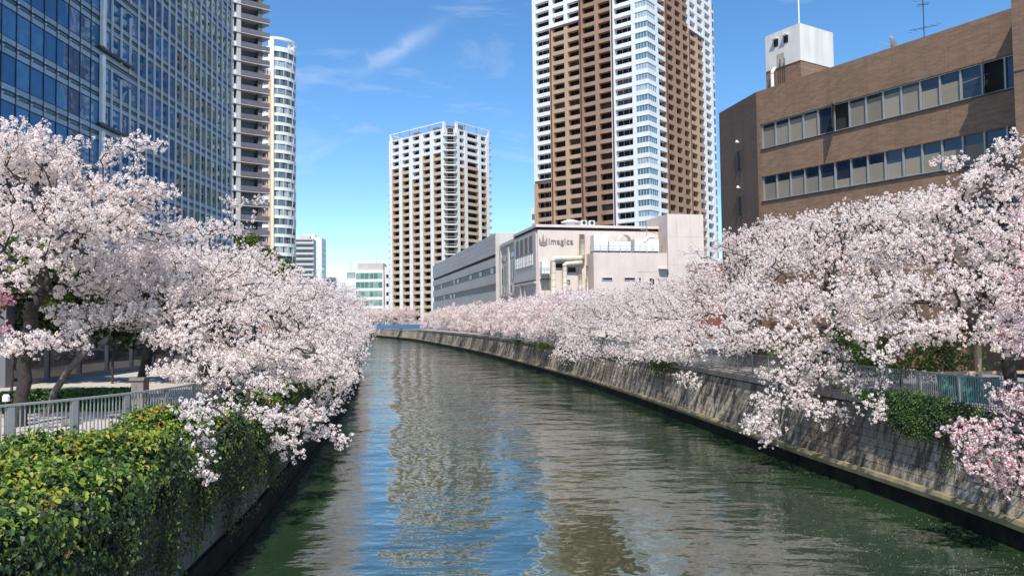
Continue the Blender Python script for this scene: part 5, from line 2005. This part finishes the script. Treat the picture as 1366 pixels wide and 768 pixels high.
cherry("wide cherry tree in front of the brown building's dark end wall", b,
       [b, (b[0] - 0.1, 48, 5.5), (b[0] - 0.5, 48, 7.4)],
       [B(1060, 300, 49, 3.2, 2.8, 0.6, 70), B(1005, 322, 49, 3.0, 2.8, 0.7, 80), B(1030, 348, 48, 3.6, 3, 1.0, 100), B(960, 362, 49, 2.8, 2.6, 0.8, 80), B(990, 390, 47, 3.4, 2.8, 1.0, 100), B(920, 400, 48, 2.8, 2.6, 1.0, 90), B(950, 435, 46, 3.0, 2.4, 0.9, 90), B(900, 450, 45, 2.0, 1.8, 0.6, 44), B(920, 508, 43, 1.1, 0.6, 0.35, 18), B(870, 475, 46, 1.2, 1.0, 0.35, 20), B(925, 335, 50, 1.2, 1, 0.25, 14), B(985, 462, 43, 1.8, 1.2, 0.35, 34), B(900, 470, 44, 1.8, 1.4, 0.4, 36)],
       34, 'mid', 20, 0.22)
b = tuple(PR.off_y(60, 4.4)) + (GZ - 0.05,)
cherry("cherry tree standing before the red brick house", b,
       [b, (b[0], 60, 5.4), (b[0] - 0.4, 60, 7.0)],
       [B(935, 385, 60, 3.4, 3, 1.1, 90), B(890, 385, 60, 3.4, 3, 1.0, 90), B(850, 410, 60, 3.2, 3, 1.2, 90), B(890, 425, 58, 3.4, 2.8, 1.2, 90), B(845, 440, 57, 2.8, 2.4, 1.0, 70), B(870, 468, 54, 2.2, 1.8, 0.5, 50), B(835, 475, 53, 1.3, 1.4, 0.5, 26)],
       35, 'mid', 17, 0.26)
b = tuple(PR.off_y(74, 4.4)) + (GZ - 0.05,)
cherry("cherry tree below the windows of the beige terrace block", b,
       [b, (b[0], 74, 5.4), (b[0] - 0.4, 74, 6.8)],
       [B(855, 395, 74, 4.2, 3.2, 1.1, 90), B(805, 405, 74, 4.0, 3.2, 1.2, 90), B(770, 425, 74, 3.6, 3, 1.4, 90), B(810, 440, 71, 3.8, 3, 1.2, 90), B(770, 455, 70, 2.4, 2.2, 0.8, 44), B(800, 468, 66, 2.2, 2.2, 0.6, 46), B(760, 470, 68, 1.6, 2.0, 0.6, 34)],
       36, 'mid', 16, 0.27)


# ---- generic trees farther along, built once per variant and copied
def generic(seed, lean, label, group, petal="petal_white", rx=4.6, h=5.2):
    rs = np.random.RandomState(seed)
    blobs = []
    for k in range(7):
        a = k / 7 * 2 * PI + rs.uniform(-0.3, 0.3)
        blobs.append(((lean * 1.2 + math.cos(a) * rx * 0.62, math.sin(a) * rx * 0.62, h - 0.6 + rs.uniform(-0.5, 0.5)), (rx * 0.46, rx * 0.46, 1.25), 42))
    blobs.append(((lean * 0.6, 0, h + 0.5), (rx * 0.6, rx * 0.6, 1.1), 60))
    blobs.append(((lean * 4.4, 0.6, h - 1.9), (1.9, 3.2, 1.3), 54))
    blobs.append(((lean * 5.2, -0.8, h - 3.4), (1.2, 3.0, 1.1), 40))
    blobs.append(((lean * 3.4, 0.6, h - 3.4), (1.6, 3.4, 1.0), 44))
    return cherry(label, (0, 0, 0), [(0, 0, 0), (0.05 * lean, 0, 1.7), (0.3 * lean, 0, 3.0)], blobs, seed, 'far', 12.5, 0.36, petal, group=group, rtip=0.009)


lab_r = "pale cherry tree in the row along the stone wall below the logo building"
lab_l = "pale cherry tree in the row along the concrete wall toward the bend"
grp_r, grp_l = "cherry trees along the stone wall by the logo building", "cherry trees along the concrete wall toward the bend"
protoR = [generic(51, -1, lab_r, grp_r), generic(52, -1, lab_r, grp_r, "petal_pink")]
protoL = [generic(53, 1, lab_l, grp_l), generic(54, 1, lab_l, grp_l, "petal_pink")]
rng = random.Random(9)


def plant(protos, path, off, ys, lean_fix):
    for k, y in enumerate(ys):
        src = protos[k % len(protos)]
        o = src if k < len(protos) else copy_tree(src)
        q = path.off_y(y, off + rng.uniform(-0.4, 0.5))
        o.location = (q.x, q.y, GZ - 0.05)
        s_ = rng.uniform(0.92, 1.1)
        o.scale = (s_, s_, s_ * rng.uniform(0.95, 1.08))
        _, t = path.at_s(path.s_of_y(y))
        o.rotation_euler = (0, 0, math.atan2(t.y, t.x) - PI / 2 + rng.uniform(-0.35, 0.35))


plant(protoR, PR, 4.4, [83, 92, 101, 110, 120, 130, 141, 152, 164, 177, 191, 206, 222], 0)
plant(protoL, PL, -4.9, [79, 89, 99, 110, 121, 133, 146, 160, 176, 193, 212], 0)
# blossom beyond the bridge
lab_f = "distant pink cherry tree beyond the blue bridge"
grp_f = "distant cherry trees beyond the blue bridge"
for k in range(12):
    src = protoR[k % 2]
    o = copy_tree(src)
    o["label"], o["group"] = lab_f, grp_f
    px = 462 + k * 9.0
    d = 318 + (k % 3) * 14 - k * 1.5
    o.location = (at(px, 420, d).x, d, GZ)
    o.scale = (1.3, 1.3, 1.25)
    o.rotation_euler = (0, 0, rng.uniform(0, 6.28))


# ---- green trees and shrubs
def leafy(label, base, h, blobs, seed, mat, name="broadleaf_tree", cat="tree", nleaf=9000, size=0.11, rtip=0.008, trunk_h=0.4):
    rs = np.random.RandomState(seed)
    b0 = np.array(base, float)
    attr = sample_blobs(blobs, rs)
    A, par, rad = grow([np.zeros(3), np.array([0.05, 0, h * trunk_h * 0.6]), np.array([0.1, 0, h * trunk_h])], attr, rs, rtip=rtip)
    t = thing(name, label, cat, tuple(b0))
    put(wood_mesh("trunk", A, par, rad, "bark", 0.006), "trunk", t)
    tips = attr[rs.randint(len(attr), size=nleaf)] + rs.normal(scale=0.30, size=(nleaf, 3))
    T = puff_templates(16, 3, 0.10, size, rs, 0.9)
    V, Q = scatter(tips, T, rs)
    tag(put(np_mesh("crown", V, Q, mat), "crown", t), kind="stuff")
    return t


leafy("yellow green tree rising between blossom and grey balconied tower", (at(338, 400, 95).x, 95, GZ + 0.0), 13,
      [((-2.0, 0, 11.3), (1.9, 2, 1.3), 60), ((-0.8, 0, 13.2), (1.2, 1.4, 1.0), 44), ((1.4, 0, 11.2), (1.8, 2, 1.3), 54), ((-3.6, 0, 9.6), (1.8, 2, 1.5), 44), ((3.6, 0, 9.6), (2, 2, 1.3), 44)], 61, "tree_leaf", nleaf=5000, size=0.16)
leafy("yellow green bushy tree behind the dark forked cherry trunk", (at(15, 500, 34).x, 34, GZ), 7,
      [((-0.5, 0, 6.4), (2.2, 1.6, 1.3), 50), ((1.6, 0, 5.4), (1.6, 1.4, 1.0), 36), ((-2, 0, 4.6), (1.6, 1.4, 1.0), 30)], 62, "tree_leaf", nleaf=4200, size=0.09)
leafy("dark green bushy tree in the shade at the back of the plaza", (at(150, 500, 42).x, 42, GZ), 7,
      [((0, 0, 4.6), (3.6, 2, 2.2), 70), ((4.5, 0, 3.8), (3.0, 2, 1.8), 50), ((-4, 0, 4.5), (2.5, 2, 2.0), 50)], 63, "dark_leaf", nleaf=7000, size=0.12)
leafy("dark evergreen shrub behind the dark railing under the tall slanting cherry", (at(1200, 480, 33).x, 33, GZ), 3.2,
      [((0, 0, 1.6), (1.8, 1.0, 1.2), 40), ((2.2, 0, 1.5), (1.5, 1.0, 1.0), 34), ((-1.8, 0.5, 1.6), (1.3, 1.0, 1.1), 30)], 64, "hedge_leaf", "evergreen_shrub", "shrub", 2000, 0.06)
leafy("long dark evergreen hedge below the brown building behind the railing", (at(1060, 480, 48).x, 48, GZ), 2.0,
      [((-2, 2, 0.9), (1.8, 1.0, 0.7), 40), ((1, 0, 0.9), (1.8, 1.0, 0.7), 40), ((3, -3, 0.9), (1.5, 1.0, 0.7), 40)], 65, "hedge_leaf", "evergreen_shrub", "shrub", 2600, 0.07)
# deep pink peach blossom at the left edge
b = (at(-14, 520, 24.5).x, 24.5, GZ)
cherry("small deep pink blossom tree at the edge beside the dark forked trunk", b, [b, (b[0], 24.5, 5.0), (b[0] + 0.1, 24.5, 5.8)],
       [B(0, 392, 25.5, 0.5, 0.6, 0.35, 13), B(-25, 400, 25.5, 1.0, 1.0, 0.7, 24), B(5, 440, 25, 0.4, 0.6, 0.25, 6)], 66, 'near', 20, 0.14, petal="petal_rose", name="peach_tree")


def hedge(label, cx, cy, lx, ly, h, rz, seed, n=5200):
    rs = np.random.RandomState(seed)
    t = thing("hedge", label, "hedge", (cx, cy, GZ + 0.02), rz)
    P = rs.uniform(-1, 1, (n, 3))
    ax = rs.randint(3, size=n)
    sgn = np.sign(rs.uniform(-1, 1, n))
    P[np.arange(n), ax] = sgn * rs.uniform(0.86, 1.04, n)
    P = P * np.array([lx / 2, ly / 2, h / 2]) + np.array([0, 0, h / 2])
    P[:, 2] = np.maximum(P[:, 2], 0.05)
    T = puff_templates(12, 3, 0.05, 0.045, rs, 0.9)
    V, Q = scatter(P, T, rs)
    tag(put(np_mesh("foliage", V, Q, "hedge_leaf"), "foliage", t), kind="stuff")
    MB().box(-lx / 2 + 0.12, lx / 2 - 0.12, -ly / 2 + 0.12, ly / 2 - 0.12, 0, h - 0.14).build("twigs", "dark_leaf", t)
    return t


hedge("clipped bright green low hedge on the sunny plaza behind the pale railing", at(92, 520, 29).x, 29.5, 3.6, 1.2, 0.75, R(5), 71)
hedge("clipped green hedge block beside the dark forked cherry trunk", at(10, 520, 29).x, 29.0, 2.6, 1.2, 0.7, R(5), 72, 3600)


# ================================================================== IVY
def leaf_template(nt_, size, rs):
    """five cornered ivy leaf, folded along the midrib: two quads sharing it"""
    T = []
    for _ in range(nt_):
        s = size * rs.uniform(0.5, 1.35)
        k = rs.uniform(0.1, 0.35) * s
        pts = np.array([[0, -0.55 * s, 0], [0.55 * s, -0.25 * s, k], [0.42 * s, 0.35 * s, k], [0, 0.8 * s, 0],
                        [0, -0.55 * s, 0], [0, 0.8 * s, 0], [-0.42 * s, 0.35 * s, k], [-0.55 * s, -0.25 * s, k]])
        T.append(pts)
    return np.array(T)


def oriented_leaves(P, N, T, rs, jit=0.45):
    n = N + rs.normal(scale=jit, size=N.shape)
    n /= np.linalg.norm(n, axis=1, keepdims=True)
    dn = np.array([0, 0, -1.0]) + rs.normal(scale=0.5, size=N.shape)
    y = dn - n * (dn * n).sum(1, keepdims=True)
    y /= np.linalg.norm(y, axis=1, keepdims=True) + 1e-9
    x = np.cross(y, n)
    idx = rs.randint(len(T), size=len(P))
    t = T[idx]
    V = P[:, None, :] + t[:, :, 0:1] * x[:, None, :] + t[:, :, 1:2] * y[:, None, :] + t[:, :, 2:3] * n[:, None, :]
    V = V.reshape(-1, 3)
    return V, np.arange(len(V)).reshape(-1, 4), (x, y, n)


def weld_leaves(V):
    return V


rs = np.random.RandomState(81)


def bank_point(y, u, v=0.0):
    """u = 0 at the railing ... 1 at the wall's edge; v = metres hanging below the edge"""
    e = PL.off_y(y, -0.25)
    f = FL.off_y(y, 0.05) if y < 60 else Vector((e.x - 2.2, e.y))
    return e, f


def ivy_surface(y, u, rs):
    """top of the ivy mass: humps between railing foot and wall edge, then it rolls over and hangs"""
    e = PL.off_y(y, -0.1)
    f = FL.off_y(y, 0.35)
    hump = 0.30 * math.sin(y * 1.9) * math.sin(y * 0.73 + 1) + 0.18 * math.sin(y * 4.1 + 2 + 3 * u) + 0.12 * math.sin(y * 2.2 + 7 * u)
    if u <= 1:
        x = f.x + (e.x - f.x) * u
        z = GZ + 0.12 + 0.12 * math.sin(PI * min(u, 1) * 0.62) + hump
        n = (0.15 + 0.55 * u * u, -0.25, 1.0)
        return (x, y, z), n
    h = u - 1                                     # metres down the wall
    bulge = 0.26 * math.exp(-h * 0.9) + 0.16 * math.sin(y * 2.3 + h) + 0.10 * math.sin(y * 5.3 + 2 * h)
    return (e.x + 0.12 + bulge * 0.8, y, GZ + 0.23 + hump * math.exp(-h) - h * 1.12), (1.0, -0.25, 0.35 * math.exp(-h * 1.5))


def hang_len(y):
    """how far down the curtain hangs along the bank"""
    v = 2.15 + 0.55 * math.sin(y * 1.15 + 0.6) + 0.45 * math.sin(y * 2.9) + 0.3 * math.sin(y * 6.1)
    if y < 17:
        v += 0.6
    return min(max(v, 0.5), 2.9)


ivy = thing("ivy", "thick bright green ivy spilling from the pale railing over the concrete wall", "ivy", (-9.0, 18.0, GZ))
IB = np.array([-9.0, 18.0, GZ])
P, N = [], []
nearP, nearN = [], []
for _ in range(52000):
    y = 9.5 + rs.uniform() ** 1.35 * 27
    uu = rs.uniform(0, 1.0)
    if math.sin(y * 3.1 + 4 * uu) + math.sin(y * 1.3 - 6 * uu + 1) + 0.6 * math.sin(y * 7 + 9 * uu) < rs.normal(-1.15, 0.3):
        continue
    (p, n) = ivy_surface(y, uu, rs)
    p = np.array(p) + rs.normal(scale=(0.13, 0.10, 0.12), size=3)
    P.append(p)
    N.append(n)
topn = len(P)
P, N = np.array(P), np.array(N, float)
V, Q, fr = oriented_leaves(P - IB, N, leaf_template(12, 0.086, rs), rs)
tag(put(np_mesh("foliage", V, Q, "ivy_leaf"), "foliage", ivy), kind="stuff")
P, N = [], []
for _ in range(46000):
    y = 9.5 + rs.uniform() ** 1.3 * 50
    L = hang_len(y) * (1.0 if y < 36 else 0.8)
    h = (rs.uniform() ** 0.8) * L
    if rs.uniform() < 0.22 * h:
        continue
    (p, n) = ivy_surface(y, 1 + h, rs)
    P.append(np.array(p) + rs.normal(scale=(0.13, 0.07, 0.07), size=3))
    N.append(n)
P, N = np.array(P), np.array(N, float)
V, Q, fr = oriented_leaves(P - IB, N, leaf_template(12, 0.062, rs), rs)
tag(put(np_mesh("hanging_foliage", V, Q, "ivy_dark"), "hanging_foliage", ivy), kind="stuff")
# leaves deeper inside the mass, their shade painted as darker green
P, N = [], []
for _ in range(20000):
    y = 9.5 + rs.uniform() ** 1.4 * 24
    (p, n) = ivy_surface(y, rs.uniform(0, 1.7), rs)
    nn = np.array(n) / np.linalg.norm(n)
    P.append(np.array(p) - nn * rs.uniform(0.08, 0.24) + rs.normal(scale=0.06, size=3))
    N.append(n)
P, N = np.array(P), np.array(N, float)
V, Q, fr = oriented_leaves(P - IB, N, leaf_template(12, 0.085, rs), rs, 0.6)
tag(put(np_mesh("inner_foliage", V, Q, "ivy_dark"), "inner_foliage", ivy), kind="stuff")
# the largest near leaves one by one
lt = leaf_template(6, 0.10, rs)
leaf_me = []
for t in lt:
    me = bpy.data.meshes.new("leaf")
    v = [t[0], t[1], t[2], t[3], t[6], t[7]]
    me.from_pydata([tuple(q) for q in v], [], [(0, 1, 2, 3), (0, 3, 4, 5)])
    me.materials.append(MATS["ivy_leaf"])
    me.update()
    leaf_me.append(me)
for k in range(280):
    y = 10.3 + rs.uniform() * 8
    (p, n) = ivy_surface(y, rs.uniform(0.1, 1.05), rs)
    p = np.array(p) + np.array([0.02, -0.03, 0.10]) + rs.normal(scale=0.04, size=3)
    n = Vector(n) + Vector(rs.normal(scale=0.3, size=3))
    n.normalize()
    yv = Vector((rs.normal() * 0.5, rs.normal() * 0.5, -1))
    yv = (yv - n * yv.dot(n)).normalized()
    xv = yv.cross(n)
    o = put(leaf_me[k % 6], "leaf", ivy)
    q = p - IB
    o.matrix_local = Matrix(((xv.x, yv.x, n.x, q[0]), (xv.y, yv.y, n.y, q[1]), (xv.z, yv.z, n.z, q[2]), (0, 0, 0, 1)))
# body under the leaves so that no soil shines through, and the bare hanging vines
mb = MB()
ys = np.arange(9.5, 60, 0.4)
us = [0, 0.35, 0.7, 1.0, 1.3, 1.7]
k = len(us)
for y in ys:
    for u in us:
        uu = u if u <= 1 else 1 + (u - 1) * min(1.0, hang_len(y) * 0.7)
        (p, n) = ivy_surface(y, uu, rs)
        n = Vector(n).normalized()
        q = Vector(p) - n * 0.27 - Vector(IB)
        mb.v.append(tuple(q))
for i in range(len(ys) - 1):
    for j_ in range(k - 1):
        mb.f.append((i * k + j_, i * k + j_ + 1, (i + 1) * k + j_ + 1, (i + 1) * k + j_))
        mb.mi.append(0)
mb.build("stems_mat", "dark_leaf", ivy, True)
vn = MB()
for _ in range(170):
    y = 11 + rs.uniform() * 32
    L = hang_len(y) + rs.uniform(-0.2, 0.7)
    pts = []
    for q in range(6):
        (p, n) = ivy_surface(y + 0.05 * math.sin(q * 1.3 + y), 1.35 + min(2.6, L) * q / 5, rs)
        pts.append(np.array(p) + rs.normal(scale=0.03, size=3) - IB)
    vn.tube(pts, [0.008, 0.008, 0.007, 0.006, 0.005, 0.004], 4, cap=False)
tag(vn.build("vines", "vine_stem", ivy), kind="stuff")

# ---- ivy clump on the stone wall, right
ivr = thing("ivy", "dark ivy clump growing over the coping of the stone river wall", "ivy", (15.6, 27.5, GZ))
IB2 = np.array([15.6, 27.5, GZ])
P, N = [], []
for _ in range(9000):
    y = rs.normal(27.6, 1.7)
    if not 23.5 < y < 33:
        continue
    r_ = rs.normal(scale=0.33)
    hh = rs.uniform() ** 1.3 * 1.5 * math.exp(-((y - 27.3) / 2.6) ** 2)
    up_ = rs.uniform(0, 0.35) * math.exp(-((y - 27.3) / 2.2) ** 2)
    zz = GZ + 0.15 + up_ - hh + abs(rs.normal(scale=0.1))
    off = 0.95 - 0.28 * min(hh, 1) - 0.28 - rs.uniform(0, 0.22)
    q = PR.off_y(y, off)
    P.append((q.x, q.y, zz))
    N.append((-0.8, -0.4, 0.6))
P, N = np.array(P), np.array(N, float)
V, Q, fr = oriented_leaves(P - IB2, N, leaf_template(12, 0.06, rs), rs)
tag(put(np_mesh("foliage", V, Q, "ivy_clump"), "foliage", ivr), kind="stuff")
vn = MB()
for _ in range(70):
    y = rs.normal(27.4, 2.0)
    L = rs.uniform(0.6, 2.2)
    pts = []
    for q in range(6):
        h = L * q / 5
        pp = PR.off_y(y + 0.12 * math.sin(q + y * 3), 0.86 - 0.30 * (h + 0.2) - 0.06)
        pts.append(np.array([pp.x, pp.y, 3.5 - h]) - IB2)
    vn.tube(pts, [0.012, 0.011, 0.010, 0.008, 0.006, 0.004], 4, cap=False)
tag(vn.build("vines", "vine_stem", ivr), kind="stuff")
for k, (y, z, nn, lab) in enumerate(((25.6, 2.0, 420, "wispy orange green weed tuft sprouting from the stone river wall"), (24.0, 1.25, 260, "small green weed tuft low on the stone river wall near the ledge"))):
    wt = thing("weed", lab, "weed", (PR.off_y(y, 0.5).x, y, z))
    P = rs.normal(scale=(0.12, 0.22, 0.32), size=(nn, 3)) + np.array([-0.15, 0, 0])
    V, Q, fr = oriented_leaves(P, np.tile([-1.0, -0.3, 0.3], (nn, 1)), leaf_template(8, 0.035, rs), rs, 0.7)
    tag(put(np_mesh("foliage", V, Q, "ivy_leaf"), "foliage", wt), kind="stuff")

for k, (y, ln, wd, nn, mt, lab) in enumerate(((56, 1.3, 1.6, 1500, "ivy_dark", "dark hanging creeper tangle on the coping below the wide cherry tree"), (84, 1.6, 1.8, 1300, "ivy_dark", "brown green creeper tangle on the stone wall below the terrace block"), (98, 1.2, 2.4, 1200, "ivy_leaf", "olive creeper fringe along the coping below the beige logo wall"), (113, 1.7, 2.0, 1000, "ivy_dark", "dark bushy creeper hanging down the stone wall below the long grey wing"))):
    c0 = PR.off_y(y, 0.7)
    cr_ = thing("creeper", lab, "creeper", (c0.x, c0.y, 3.4))
    yy = rs.normal(scale=wd, size=nn)
    dd = np.abs(rs.normal(scale=0.45, size=nn)) * ln * np.exp(-(yy / (wd * 1.6)) ** 2)
    P = []
    for a_, d_ in zip(yy, dd):
        q = PR.off_y(y + a_, 0.62 - 0.28 * min(d_, 2.4) - rs.uniform(0, 0.18))
        P.append((q.x - c0.x, q.y - c0.y, 0.35 - d_))
    P = np.array(P)
    V, Q, fr = oriented_leaves(P, np.tile([-0.9, -0.3, 0.4], (nn, 1)), leaf_template(8, 0.075, rs), rs, 0.6)
    tag(put(np_mesh("foliage", V, Q, mt), "foliage", cr_), kind="stuff")
    vn = MB()
    for _ in range(26):
        a_ = rs.normal(scale=wd * 0.7)
        L = rs.uniform(0.4, 1.2) * ln
        pts = []
        for q_ in range(5):
            h = L * q_ / 4
            pp = PR.off_y(y + a_ + 0.1 * math.sin(q_ + a_ * 5), 0.66 - 0.28 * h - 0.08)
            pts.append((pp.x - c0.x, pp.y - c0.y, 0.3 - h))
        vn.tube(pts, [0.014, 0.012, 0.010, 0.008, 0.006], 4, cap=False)
    tag(vn.build("vines", "vine_stem", cr_), kind="stuff")

# ---- fallen petals drifting on the water
rs = np.random.RandomState(91)
P = []
for _ in range(2300):
    y = 19 + rs.uniform() ** 1.6 * 60
    e = PR.off_y(y, -0.3).x
    x = e - abs(rs.normal(scale=3.6)) if rs.uniform() < 0.8 else rs.uniform(PL.off_y(y, 0.4).x, e)
    # petals gather in wandering lines
    x += 0.5 * math.sin(y * 0.8 + x)
    if x > e or x < PL.off_y(y, 0.3).x:
        continue
    P.append((x, y, 0.012))
P = np.array(P)
ang = rs.uniform(0, 6.28, len(P))
sz = rs.uniform(0.007, 0.016, len(P))
a = np.stack([np.cos(ang) * sz, np.sin(ang) * sz, np.zeros(len(P))], 1)
b_ = np.stack([-np.sin(ang) * sz, np.cos(ang) * sz, np.zeros(len(P))], 1)
V = np.stack([P - a, P - b_, P + a, P + b_], 1).reshape(-1, 3)
tag(put(np_mesh("fallen_petals", V, np.arange(len(V)).reshape(-1, 4), "petal_white"), "fallen_petals"), "pale fallen petals drifting on the canal water", "petals", None, "stuff")
